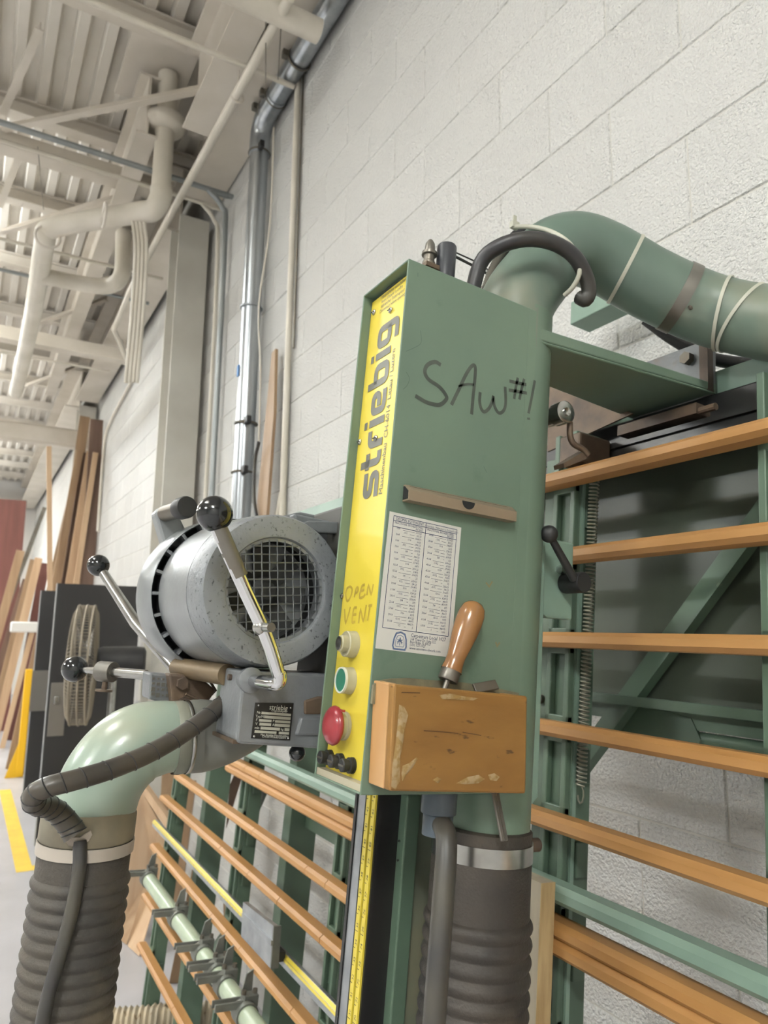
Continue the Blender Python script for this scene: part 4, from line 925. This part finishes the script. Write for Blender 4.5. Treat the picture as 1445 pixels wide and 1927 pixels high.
# vertical beam below the cabinet
XR = -.85
part('beam_side_plate', G().box(XR-.01, XR, .425, .60, .10, 1.99), mat('grey_green_plate', '#6d7566', .45, col2='#7e7a62', ns=7, lo=.45, hi=.7), t, None)
part('beam_channel', G().box(XR-.01, XR+.010, .404, .426, .10, 1.42), green_d, t, None, bevel=.002)
part('black_rail', G().box(XR-.055, XR-.006, .372, .404, .10, 1.43).box(XR-.055, XR, .366, .372, .10, 1.43), black_rail, t, None)
part('aluminium_strip', G().box(XR-.049, XR-.030, .3635, .366, .10, 1.43), alu, t, None)
part('rail_seal', G().box(XR-.056, XR-.050, .362, .372, .10, 1.43), black_m, t, None)
for k in range(2):
    x0 = XR-.0265+k*.0145
    vt = part('vertical_tape', G().box(x0, x0+.0092, .3632, .366, .10, 1.43), yellow, t, None)
    g = G()
    for j in range(24):
        z = .95+j*.02; g.box(x0, x0+(.004 if j % 5 else .007), .3629, .3632, z, z+.0006)
        put_text(g, str((60 if k else 20)+j), (x0+.0082, .3631, z+.004), (0, 0, 1), (-1, 0, 0), .007, res=1)
    part('tape_numbers', g, print_m, vt, None)
part('side_latch', G().tube(arc((XR+.0, .402, 1.35), .012, -PI/2, PI/2, 8, (0, 1, 0), (0, 0, 1)), .0015, 6), steel, t)
part('beam_back', G().box(XR-.07, XR-.012, .404, .60, .10, 1.99), green_d, t, None)

# hanging hose of the cabinet
hx, hv = PC[0], PC[1]-.004
t = thing('right_hose', 'black corrugated dust hose hanging below the cabinet with a steel clamp', 'hose', (hx, hv, .9), 'M')
wt = 1.4003; prof = [(.057, wt+.002), (.0605, wt), (.0605, wt-.012), (.0618, wt-.03), (.0622, wt-.098)]
w = wt-.098; k = 0
while w > .75:
    prof += [(.0622, w), (.0658, w-.0055), (.0666, w-.009), (.0658, w-.0125), (.0622, w-.017)]; w -= .0192
prof = [(r, z) for r, z in reversed(prof)]
part('hose_body', G().lathe(prof, (hx, hv, 0), (0, 0, 1), 48), rubber_d, t, 60)
cl = part('hose_clamp', G().lathe([(.0615, wt-.034), (.0630, wt-.034), (.0630, wt-.013), (.0600, wt-.013)], (hx, hv, 0), (0, 0, 1), 48, False, False), steel, t)
c = Vector((-0.7400,0.5362,1.3786)); part('clamp_screw', G().cyl((c.x, c.y-.008, c.z), (c.x, c.y+.006, c.z), .0085, 14).box(c.x-.003, c.x+.003, c.y-.012, c.y-.006, c.z-.016, c.z+.016), rusty, cl)
# power cable down the front of the hose
t = thing('power_cable', 'straight black power cable hanging in front of the right hose', 'cable', (-0.6700,0.3455,1.4522), 'M')
cc = Vector((-0.7000,0.3701,1.4460))
part('gland', G().lathe([(.0175, 0), (.0175, .022), (.0205, .024), (.0205, .045), (.02, .048)], (cc.x-.02, cc.y, WB-.048), (0, 0, 1), 20), mat('blue_grey_gland', '#48525a', .45), t, 30)
part('cable', G().tube(smooth_path([(cc.x-.02, cc.y, WB-.03), (-0.6900,0.3623,1.4036), (-0.6750,0.3521,1.3440), (-0.6650,0.3440,1.2724), (-0.6600,0.3403,1.2031)], 5), .0118, 16), rubber_b, t, 60)

# wooden tool holder on the cabinet with file handle and flat steel
a = Vector((-0.6550,0.2573,1.5677)); b = Vector((-0.6550,0.4392,1.5651)); c = Vector((-0.6550,0.4435,1.4574)); d = Vector((-0.6550,0.2616,1.4617))
t = thing('tool_holder', 'brown wooden block holder screwed to the lower front of the cabinet', 'holder', (XF+.02, (a.y+b.y)/2, c.z), 'M')
for o_ in (a, b, c, d): o_.x = -.655
f_ = [a, b, c, d]
part('front_board', G().prism(f_, (-.012, 0, 0)), wood_box, t, None, bevel=.0025)
b0 = [Vector((-.667, p.y, p.z)) for p in (a, b, c, d)]
def qd(p, q_, off): return G().prism([p, q_, Vector((XF+.0005, q_.y, q_.z)), Vector((XF+.0005, p.y, p.z))], off)
part('left_board', G().prism([b0[0], b0[3], Vector((XF+.0006, b0[3].y, b0[3].z)), Vector((XF+.0006, b0[0].y, b0[0].z+.001))], (0, .011, 0)), wood_end, t, None, bevel=.0015)
part('right_board', G().prism([b0[1], b0[2], Vector((XF+.0006, b0[2].y, b0[2].z)), Vector((XF+.0006, b0[1].y, b0[1].z))], (0, -.011, 0)), wood_end, t, None, bevel=.0015)
part('bottom_board', G().prism([b0[3]+Vector((0, .011, 0)), b0[2]-Vector((0, .011, 0)), Vector((XF+.0006, b0[2].y-.011, b0[2].z)), Vector((XF+.0006, b0[3].y+.011, b0[3].z))], (0, 0, .011)), wood_end, t, None)
part('middle_board', G().prism([b0[0]+Vector((0, .011, -.004)), b0[1]+Vector((0, -.011, -.004)), b0[2]+Vector((0, -.011, .011)), b0[3]+Vector((0, .011, .011))], (-.008, 0, 0)), wood_end, t, None)
# dried glue smears and saw line
g = G()
blob = [[(-0.6550,0.2652,1.5472),(-0.6550,0.2713,1.5453),(-0.6550,0.2773,1.5375),(-0.6550,0.2737,1.5336),(-0.6550,0.2741,1.5160),(-0.6550,0.2728,1.5027),(-0.6550,0.2692,1.4870),(-0.6550,0.2733,1.4714),(-0.6550,0.2690,1.4632),(-0.6550,0.2637,1.4663),(-0.6550,0.2629,1.4869),(-0.6550,0.2646,1.5078),(-0.6550,0.2651,1.5290)],
        [(-0.6550,0.2751,1.4865),(-0.6550,0.2832,1.4892),(-0.6550,0.2912,1.4951),(-0.6550,0.2933,1.4936),(-0.6550,0.2876,1.4850),(-0.6550,0.2805,1.4777),(-0.6550,0.2765,1.4714),(-0.6550,0.2745,1.4792)],
        [(-0.6550,0.3446,1.4692),(-0.6550,0.3596,1.4757),(-0.6550,0.3739,1.4779),(-0.6550,0.3830,1.4735),(-0.6550,0.3745,1.4691),(-0.6550,0.3567,1.4680)], [(-0.6550,0.3871,1.4779),(-0.6550,0.3959,1.4797),(-0.6550,0.4037,1.4757),(-0.6550,0.3995,1.4712),(-0.6550,0.3905,1.4724)], [(-0.6550,0.3140,1.4724),(-0.6550,0.3191,1.4756),(-0.6550,0.3248,1.4735),(-0.6550,0.3211,1.4692)],
        [(-0.6550,0.3145,1.5595),(-0.6550,0.3276,1.5619),(-0.6550,0.3456,1.5601),(-0.6550,0.3676,1.5590),(-0.6550,0.3605,1.5563),(-0.6550,0.3316,1.5560),(-0.6550,0.3190,1.5553)]]
for bl in blob:
    m0 = sum((Vector(q_) for q_ in bl), Vector((0, 0, 0)))/len(bl); k0 = len(g.v); n = len(bl)
    vs = [Vector((-.6548, q_[1], q_[2])) for q_ in bl] + [Vector((-.6538, (q_[1]*.6+m0.y*.4), q_[2]*.6+m0.z*.4)) for q_ in bl] + [Vector((-.6536, m0.y, m0.z))]
    g.add(vs, [(i, (i+1) % n, n+(i+1) % n, n+i) for i in range(n)] + [(n+i, n+(i+1) % n, 2*n) for i in range(n)])
part('glue_smear', g, glue_m, t, 60, label='pale dried glue smears')
g = G()
for p in ([(-0.6550,0.2980,1.5221),(-0.6550,0.3206,1.5217),(-0.6550,0.3431,1.5207)], [(-0.6550,0.3487,1.5220),(-0.6550,0.3669,1.5202),(-0.6550,0.3744,1.5193)], [(-0.6550,0.2666,1.5596),(-0.6550,0.2898,1.5604)]):
    g.ribbon([(-.6548, q_[1], q_[2]) for q_ in p], .0009, NX, .0002)
part('dark_grain_line', g, mat('dark_grain', '#4c3218', .6), t, None)

# file with a turned wooden handle standing in the holder
h0 = Vector((-0.6820,0.3428,1.5729)); h1 = Vector((-0.6820,0.3762,1.6671)); L_ = (h1-h0).length; ax_ = (h1-h0).normalized()
t = thing('hand_file', 'hand file with varnished turned wooden handle stuck in the wooden holder', 'file', h0, 'M')
f = L_
part('handle', G().lathe([(.0098, .062*f+.010), (.0118, .075*f+.010), (.0125, .14*f), (.0112, .22*f), (.0108, .30*f), (.0125, .42*f), (.0150, .58*f), (.0162, .72*f), (.0160, .84*f), (.0140, .93*f), (.0095, .985*f), (.0001, 1.0*f)], h0, ax_, 40), wood_handle, t, 60)
part('ferrule', G().lathe([(.0112, .020*f), (.0118, .04*f), (.0112, .075*f+.012), (.0098, .075*f+.012)], h0, ax_, 32), steel_d, t)
part('tang', G().lathe([(.002, -.06), (.0035, .03*f)], h0, ax_, 10), steel_d, t)
# flat steel tool through the holder
a = Vector((-0.6780,0.3785,1.5683)); b = Vector((-0.6780,0.4115,1.5751))
t = thing('flat_blade', 'dark flat steel tool lying in the top of the holder, behind the handle', 'tool', a, 'M')
part('blade', G().bar(a, b, .012, .003, (1, 0, .6)), steel_d, t, None, bevel=.001)
a = Vector((-0.6900,0.4257,1.4567)); b = Vector((-0.6720,0.4296,1.4037))
t = thing('steel_scraper', 'dark narrow steel bar poking out below the holder in front of the hose', 'tool', b, 'M')
part('blade', G().bar(a-(b-a)*.6, b, .010, .003, (1, 0, 0)), steel_d, t, None, bevel=.001)
part('bright_edge', G().bar(a, b, .0012, .0036, (1, 0, 0)), steel, t, None)
g = G(); top = [(-0.6950,0.2547,1.5637),(-0.6950,0.2609,1.5686),(-0.6950,0.2762,1.5718),(-0.6950,0.3003,1.5740),(-0.6950,0.3217,1.5736),(-0.6950,0.3437,1.5739),(-0.6950,0.3739,1.5740),(-0.6950,0.4134,1.5715),(-0.6950,0.4590,1.5667)]
g.prism([(-.6975, q_[1], q_[2]) for q_ in top] + [(-.6975, top[-1][1], top[-1][2]-.02), (-.6975, top[0][1], top[0][2]-.02)], (.004, 0, 0))
solo('adhesive_backing', g, mat('dusty_adhesive', '#7e775c', .8, col2='#6a6450', ns=60), 'dusty torn adhesive edge behind the wooden holder', 'adhesive', (-.6975, top[4][1], top[4][2]-.02), 'M')

# ================================================================== saw motor unit
MV_, MW = .196, 1.667
t = MO = thing('saw_motor', 'grey round saw motor with mesh grille, gearbox and chrome lever', 'motor', (-.98, .26, 1.44), 'M')
c0 = Vector((0, MV_, MW)); AX = (1, 0, 0)
# textured front casting with round opening
part('front_casting', G().lathe([(.101, -.915), (.1005, -.900), (.097, -.866), (.0945, -.862), (.071, -.860), (.068, -.861), (.0665, -.865), (.0665, -.895)], c0, AX, 72, False, False), motor_f, t, 50, label='rough grey front casting')
part('motor_body', G().lathe([(.1055, -1.048), (.1062, -1.02), (.1045, -.97), (.1012, -.916)], c0, AX, 72), motor_m, t, 50, label='smooth grey motor body')
part('vent_gap', G().lathe([(.1035, -1.075), (.1035, -1.045)], c0, AX, 64), dark_in, t, 50)
for k in range(22):
    an = 2*PI*k/22+.1; u = Vector((0, math.cos(an), math.sin(an))); w_ = Vector((0, -math.sin(an), math.cos(an)))
    g = G().bar(c0+u*.109+Vector((-1.075, 0, 0)), c0+u*.109+Vector((-1.049, 0, 0)), .0045, .010, u); part('vent_rib', g, cast_m, t, None)
part('fan_shroud', G().lathe([(.02, -1.165), (.085, -1.165), (.108, -1.157), (.1185, -1.14), (.119, -1.12), (.1165, -1.052), (.1150, -1.050), (.1135, -1.053), (.1135, -1.10)], c0, AX, 72, True, False), motor_m, t, 50)
dark_blade = mat('dark_fan_blade', '#2c2d2c', .6)
# dark interior, fan and mesh
part('inner_wall', G().lathe([(.0001, -.935), (.062, -.935), (.0665, -.93), (.0668, -.866)], c0, AX, 48, False, False), dark_in, t)
for k in range(7):
    an = 2*PI*k/7; u = Vector((0, math.cos(an), math.sin(an))); w_ = Vector((0, -math.sin(an), math.cos(an)))
    part('fan_blade', G().bar(c0+Vector((-.915, 0, 0))+u*.018, c0+Vector((-.905, 0, 0))+u*.058, .003, .022, w_), dark_blade, t, None)
part('fan_hub', G().lathe([(.019, -.93), (.019, -.90), (.012, -.895)], c0, AX, 24), dark_blade, t)
part('grille_rim', G().lathe([(.0665, -.872), (.0665, -.8665), (.0625, -.8665), (.0625, -.872)], c0, AX, 48, False, False), motor_m, t)
g = G(); rg = .0645; th = math.radians(8); n_ = 12; cs, sn = math.cos(th), math.sin(th)
for dr in (0, 1):
    for k in range(-n_//2+1, n_//2+1):
        off = k*.0106+.003
        if abs(off) > rg-.004: continue
        h = math.sqrt(rg*rg-off*off); pts = []
        for j in range(13):
            s_ = -h + 2*h*j/12; a, b = (off, s_) if dr else (s_, off)
            wv = .0007*math.sin(s_*280 + k*PI + dr*PI/2)
            pts.append(c0+Vector((-.8655+wv, a*cs-b*sn, a*sn+b*cs)))
        g.tube(pts, .00105, 5)
part('wire_mesh', g, wire_m, t, 60)
# mounting flange at the top right
part('arm_casting', G().prism([(-0.9300,0.2345,1.7832), (-0.9300,0.2738,1.7824), (-0.9300,0.3170,1.7829), (-0.9300,0.3335,1.7142), (-0.9300,0.2796,1.7336), (-0.9300,0.2433,1.7585)], (-.02, 0, 0)), cast_m, t, None, bevel=.003)
part('arm_web', G().prism([(-1.0000,0.2354,1.7871), (-1.0000,0.2736,1.8023), (-1.0000,0.3508,1.8017), (-1.0000,0.3602,1.7182), (-1.0000,0.2570,1.7524)], (-.05, 0, 0)), cast_m, t, None, bevel=.003)
part('arm_plate', G().prism([(-0.9000,0.2373,1.7668), (-0.9000,0.2465,1.7707), (-0.9000,0.2937,1.7775), (-0.9000,0.2956,1.7609), (-0.9000,0.2628,1.7562), (-0.9000,0.2544,1.7585)], (-.015, 0, 0)), cast_m, t, None, bevel=.002)
part('back_block', G().box(-.99, -.89, .29, .42, 1.56, 1.80), mat('dark_block', '#3c3b36', .6), t, None, bevel=.004)
# gearbox under the motor
gx = -.862; gb = [mx for mx in [(-0.8620,0.1655,1.5635),(-0.8620,0.2675,1.5667),(-0.8620,0.2983,1.5674),(-0.8620,0.3091,1.4724),(-0.8620,0.2785,1.4738),(-0.8620,0.1717,1.4772),(-0.8620,0.1671,1.4820)]]
part('gearbox', G().prism(gb, (-.085, 0, 0)), cast_m, t, None, bevel=.006, label='grey gearbox casting with rust stains')
part('gearbox_cap', G().box(gx-.088, gx-.004, gb[6][1]-.002, gb[6][1]+.22, gb[5][2]-.0005, gb[5][2]+.004), rusty, t, None)
gk = part('clamp_collar', G().lathe([(.0125, -.02), (.0155, -.004), (.0155, .002), (.011, .004)], (-0.8620,0.1765,1.5527), (1, 0, 0), 24), cast_m, t)
c = Vector((-0.9000,0.1653,1.5528)); part('set_screw', G().cyl((-.905, gb[0][1]+.002, c.z), (-.905, gb[0][1]-.004, c.z), .004, 10), rusty, t)
# cross shaft left of the gearbox
a = Vector((-0.9300,0.1621,1.5595)); 
part('cross_shaft', G().cyl((-0.9300,0.1686,1.5546), (-1.0800,0.1422,1.5545), .0140, 24), mat('worn_shaft', '#7d6c52', .45, .3, col2='#6a5a44', ns=12), t)
# name plate
P_ = [Vector((gx+.0012, q_[1], q_[2])) for q_ in [(-0.8620,0.1856,1.4844),(-0.8620,0.2369,1.4832),(-0.8620,0.2363,1.5284),(-0.8620,0.1855,1.5265)]]
npl = part('name_plate', G().prism(P_, (-.001, 0, 0)), plate_black, t, None)
eX = (P_[1]-P_[0]); eYv = (P_[3]-P_[0]); NP = lambda x, y: P_[0] + eX*x + eYv*y + Vector((.0001, 0, 0))
g = G()
for x0, x1, y0, y1 in ((.18, .95, .69, .76), (.26, .95, .58, .66), (.14, .46, .48, .55), (.55, .95, .48, .55), (.16, .46, .37, .45), (.55, .95, .37, .45), (.20, .70, .26, .34), (.82, .95, .26, .34), (.06, .62, .16, .23), (.68, .95, .16, .23)):
    g.add([NP(x0, y0)+NX*.0004, NP(x1, y0)+NX*.0004, NP(x1, y1)+NX*.0004, NP(x0, y1)+NX*.0004], [(0, 1, 2, 3)])
part('plate_field', g, plate_light, npl, None)
g = G(); ux, uy = eX.normalized(), Vector((0, -eX.normalized().z, eX.normalized().y))
put_text(g, 'striebig', NP(.36, .84), ux, uy, .0088, wide=.95, thk=.0004); put_text(g, 'Originalsaegen', NP(.42, .79), ux, uy, .0033, thk=.0004)
for s_, x, y in (('Nr.', .06, .70), ('Typ/Mod', .04, .59), ('F', .06, .49), ('P', .49, .49), ('V', .06, .38), ('A', .49, .38), ('min', .05, .27), ('kg', .72, .27)): put_text(g, s_, NP(x, y), ux, uy, .0042, thk=.0004)
put_text(g, 'Max Striebig Maschinenbau', NP(.22, .09), ux, uy, .0034, thk=.0004); put_text(g, 'CH-6014 Littau/Luzern', NP(.26, .04), ux, uy, .0034, thk=.0004)
part('plate_lettering', g, ring_m, npl, None)
for x, y in ((.08, .93), (.92, .93), (.06, .06), (.94, .06)): part('rivet', G().ball(NP(x, y)+NX*.0006, .0016, 10), steel, npl, 60)
# brown switch box right of the name plate and latch
part('switch_box', G().prism([(-0.8600,0.2497,1.5325),(-0.8600,0.2683,1.5387),(-0.8600,0.3004,1.5405),(-0.8600,0.3030,1.5170),(-0.8600,0.2518,1.5149)], (-.03, 0, 0)), rusty, t, None, bevel=.003)
part('switch_base', G().prism([(-0.8580,0.2424,1.4890),(-0.8580,0.2469,1.5117),(-0.8580,0.3024,1.5139),(-0.8580,0.3050,1.4907)], (-.03, 0, 0)), cast_m, t, None, bevel=.003)
part('black_knob', G().ball((-0.8800,0.2570,1.4656), .0105), blackp, t, 60)
# chrome lever
xl = -.79
lev = smooth_path([(-0.7900,0.0845,1.7251), (-0.7900,0.1049,1.6947), (-0.7900,0.1315,1.6526), (-0.7900,0.1613,1.6073), (-0.7900,0.1797,1.5708), (-0.7900,0.1843,1.5610)], 3)
bnd = smooth_path([(-0.7900,0.1795,1.5726), (-0.7900,0.1847,1.5628), (-0.7930,0.1855,1.5554), (-0.8000,0.1827,1.5530), (-0.8250,0.1805,1.5523), (-0.8660,0.1794,1.5520)], 5)
lv = part('lever', G().tube(lev[:-2]+bnd[2:], .0082, 20), chrome, t, 60, label='bent chrome lever')
gr = smooth_path([(-0.7900,0.0869,1.7255), (-0.7900,0.1045,1.6977), (-0.7900,0.1222,1.6697)], 3)
part('lever_grip', G().tube([gr[0], gr[-1]], [.0098, .0092], 20), steel_d, lv)
part('lever_ball', G().ball((-0.7900,0.0829,1.7360), .0208, 36), blackp, lv, 60)
c = Vector((-0.7900,0.1537,1.6156)); part('cross_pin', G().cyl(c+Vector((-.012, 0, 0)), c+Vector((.024, .004, 0)), .0054, 18), steel, lv)
part('pin_boss', G().ball(c, .0095, 20), steel, lv, 60)
# second ball lever to the left
b2 = Vector((-1.3000,0.0396,1.7068))
l2 = part('lever', G().tube([b2, Vector((-1.2400,0.1036,1.6159)), Vector((-1.1400,0.1682,1.5380))], [.0075, .0098, .0098], 18), steel, t)
part('lever_ball', G().ball(b2, .0185, 36), blackp, l2, 60)
# third ball rod, horizontal, with clamp ring and thumb screw
b3 = Vector((-1.2000,0.0179,1.5370)); e3 = Vector((-1.1000,0.1027,1.5400))
l3 = part('depth_rod', G().tube([b3, b3.lerp(e3, .28), b3.lerp(e3, .29), e3], [.0045, .0050, .0072, .0072], 16), steel, t)
part('lever_ball', G().ball(b3, .0195, 36), blackp, l3, 60)
m3 = b3.lerp(e3, .46); ax3 = (e3-b3).normalized()
part('stop_ring', G().cyl(m3-ax3*.013, m3+ax3*.012, .0150, 24), steel_d, l3)
part('thumb_screw', G().cyl(m3+Vector((0, 0, -.014)), m3+Vector((0, 0, -.026)), .004, 10).cyl(m3+Vector((0, 0, -.026)), m3+Vector((0, 0, -.029)), .0125, 16), rusty, l3)
# cast clamp block with raised scale
bs_ = [(-1.1000,0.0965,1.5456),(-1.1000,0.1386,1.5439),(-1.1000,0.1420,1.4996),(-1.1000,0.1006,1.5096)]
cb_ = part('clamp_block', G().prism(bs_, (.05, 0, 0)), cast_m, t, None, bevel=.003)
o_ = Vector(bs_[0])
g = G(); b1_ = Vector(bs_[1])-o_; b2_ = Vector(bs_[3])-o_
for i in range(5):
    for j in range(4):
        p = o_ + b1_*(.12+.16*i) + b2_*(.2+.2*j) + Vector((.05, 0, 0)); s_ = random.uniform(.0012, .0026)
        g.box(p.x, p.x+.0015, p.y-s_, p.y+s_, p.z-s_*random.uniform(.5, 1.5), p.z+s_)
part('scale_relief', g, steel_d, cb_, None)
br = part('hinge_bracket', G().prism([(-1.0300,0.1180,1.5466),(-1.0300,0.1583,1.5479),(-1.0300,0.1891,1.5276),(-1.0300,0.1788,1.5123),(-1.0300,0.1661,1.4935),(-1.0300,0.1293,1.5055)], (-.03, 0, 0)), rusty, t, None, bevel=.003)
for px in ((-1.0300,0.1375,1.5348), (-1.0300,0.1443,1.5091)): part('hex_bolt', G().cyl(px, Vector(px)+Vector((.008, 0, 0)), .0085, 6), rusty, br, None)
part('frame_strip', G().tube([(-1.0200,0.1564,1.5630), (-1.0200,0.1843,1.5281), (-1.0200,0.1729,1.5115), (-1.0200,0.1428,1.5214)], .002, 6), rusty, br)
# rear grip handle on the shroud
ga = [(-1.1200,0.0826,1.7822),(-1.1200,0.0885,1.7917),(-1.1200,0.0974,1.7976),(-1.1200,0.1178,1.7886),(-1.1200,0.1360,1.7619),(-1.1200,0.1351,1.7279),(-1.1200,0.1153,1.7332),(-1.1200,0.1079,1.7279)]
gh = part('grip_arm', G().prism(ga, (-.03, 0, 0)), motor_m, t, None, bevel=.004)
g0 = Vector((-1.1200,0.0986,1.7842)); 
g1 = Vector((-1.0550,0.1096,1.7855))
part('grip_bar', G().tube([g0, g1], .0128, 22), steel_d, gh)
part('grip_cap', G().lathe([(.0158, 0), (.0166, .004), (.0166, .022), (.0155, .026)], g1-(g1-g0).normalized()*.012, g1-g0, 28), black_m, gh)

# dust hood and elbow
t = thing('dust_elbow', 'pale green dust hood elbow between the motor and the left hose', 'duct', (-1.0000,0.1220,1.4660), 'M')
pe = smooth_path([(-1.0000,0.1311,1.4669), (-1.0000,0.1102,1.4650), (-1.0000,0.0852,1.4576), (-1.0000,0.0633,1.4394), (-1.0000,0.0476,1.4114), (-1.0000,0.0414,1.3784), (-1.0000,0.0417,1.3533)], 6)
part('elbow', G().tube(pe, [.0450+.0065*min(1, i/14) for i in range(len(pe))], 40), elbow_m, t, 60)
a = Vector((-1.0000,0.1285,1.4655)); 
ax2 = (Vector((-1.0000,0.1597,1.4691))-a).normalized()
part('collar', G().lathe([(.0462, -.002), (.0475, 0), (.0475, .012), (.0462, .0125), (.0462, .018), (.0455, .03)], a, ax2, 44), olive, t, 40)
hd = [Vector((-1.0000,0.1418,1.4672)), Vector((-1.0000,0.1670,1.4693)), Vector((-0.9900,0.1932,1.4741)), Vector((-0.9800,0.2267,1.4834)), Vector((-0.9600,0.2560,1.5010))]
part('hood', G().tube(smooth_path(hd, 4), [.046, .047, .048, .048, .048, .047, .046, .044, .042, .040, .037, .034, .031, .028, .025, .022, .02], 36), mat('grey_hood', '#73746f', .45, .1, col2='#6a6a60', ns=6), t, 60)
part('seam_bolt', G().cyl((-0.9900,0.1350,1.4284), Vector((-0.9900,0.1350,1.4284))-Vector((0, 0, .008)), .006, 10), rusty, t)
part('steel_edge', G().lathe([(.0480, .0), (.0485, .001), (.0485, .004), (.0480, .005)], a+ax2*.014, ax2, 44, False, False), steel, t)

# left hose
top = Vector((-1.0000,0.0386,1.3609)); btm = Vector((-1.0000,0.0447,1.1408)); ax5 = (top-btm).normalized(); L5 = (top-btm).length
t = thing('left_hose', 'dusty corrugated dust hose hanging from the pale green elbow', 'hose', btm-ax5*.35, 'M')
z0 = -.35; prof = []
zz = L5
prof = [(.052, zz+.012), (.0555, zz+.010), (.0565, zz-.01), (.0560, zz-.058)]
w = zz-.058
while w > z0:
    prof += [(.0560, w), (.0590, w-.004), (.0598, w-.0072), (.0590, w-.0105), (.0560, w-.0142)]; w -= .0158
prof = [(r*.97, z) for r, z in reversed(prof)]
part('hose_body', G().lathe(prof, btm, ax5, 48), rubber, t, 60)
part('rubber_cuff', G().lathe([(.0545, L5-.018), (.0562, L5-.016), (.0562, L5+.012), (.053, L5+.018)], btm, ax5, 44, False, False), mat('dusty_cuff', '#6c6657', .6, col2='#8a8069', ns=12), t, 60)
cl = part('clamp_band', G().lathe([(.0558, L5-.032), (.0572, L5-.032), (.0572, L5-.018), (.0558, L5-.018)], btm, ax5, 44, False, False), mat('pale_clamp', '#b5aca0', .45, .3), t)
part('clamp_tab', G().prism([(-0.9450,0.0026,1.3591), (-0.9450,0.0214,1.3578), (-0.9450,0.0320,1.3651), (-0.9450,0.0345,1.3603), (-0.9450,0.0315,1.3534), (-0.9450,0.0172,1.3481), (-0.9450,0.0100,1.3496)], (.003, 0, 0)), mat('pale_tab', '#a49a8e', .45, .3), cl, None)
c = (-0.9850,0.0858,1.3661); part('clamp_screw', G().cyl(Vector(c)-Vector((0, .012, 0)), Vector(c)+Vector((0, .004, 0)), .0072, 12), rusty, cl)

# spiral wrapped cable bundle from the gearbox to the hose clamp
sp = smooth_path([(-0.9500,0.1776,1.5208), (-0.9300,0.1523,1.5034), (-0.9150,0.1145,1.4787), (-0.9000,0.0757,1.4590), (-0.8850,0.0334,1.4438), (-0.8750,-0.0056,1.4336), (-0.8750,-0.0312,1.4266), (-0.8850,-0.0422,1.4167), (-0.9050,-0.0374,1.4039), (-0.9250,-0.0226,1.3968), (-0.9350,-0.0077,1.3870), (-0.9350,0.0073,1.3722), (-0.9320,0.0143,1.3629)], 8)
t = thing('wrapped_cable', 'black spiral wrapped cable bundle crossing the pale green elbow', 'cable', sp[-1], 'M')
n_ = len(sp)
part('wrap', G().tube(sp, [.0112+.0022*max(0, (i-n_*.55)/(n_*.45)) for i in range(n_)], 18), wrap_m, t, 60)
# wrap turns: thin proud bands
for i in range(3, n_-2, 5):
    d_ = (sp[i+1]-sp[i-1]).normalized(); r_ = .0112+.0022*max(0, (i-n_*.55)/(n_*.45))
    part('wrap_edge', G().tube(arc(sp[i], r_, 0, 2*PI, 16, d_.cross(Vector((0, 0, 1))).normalized(), (d_.cross(Vector((0, 0, 1)))).cross(d_).normalized()+d_*.25)[:-1], .0009, 4, closed=True), black_m, t, 60)
pipe('hose_cable', [(-0.9450,0.0221,1.3537), (-0.9400,0.0253,1.3300), (-0.9400,0.0259,1.2987), (-0.9380,0.0238,1.2688), (-0.9360,0.0193,1.2343), (-0.9350,0.0144,1.1978), (-0.9350,0.0128,1.1691), (-0.9350,0.0132,1.1354)], .0078, rubber_b, 'dark cable running down the left hose from its clamp', 'cable', n=14, k=6, fr='M')

# repeats that belong together share a group
GROUPS = {'leaning_board': 'boards standing and leaning along the wall', 'brace': 'ceiling braces', 'girder': 'girders along the wall', 'cross_beam': 'cross beams under the deck',
          'column': 'steel columns along the wall', 'conduit': 'conduits bending from the ceiling down the wall', 'thin_pipe': 'thin pipes across the ceiling', 'wall_conduit': 'conduits on the block wall',
          'hanging_wire': 'thin hanging wires', 'loose_cable': 'cables hanging beside the silver duct', 'door_slab': 'black doors standing behind the fan', 'guard_post': 'yellow guard posts',
          'floor_hose': 'ribbed hoses on the floor behind the frame', 'thin_cable': 'thin wires behind the capacitor'}
for o in list(bpy.data.objects):
    if o.parent is None and 'category' in o and 'group' not in o and o.name.split('.')[0] in GROUPS:
        o['group'] = GROUPS[o.name.split('.')[0]]
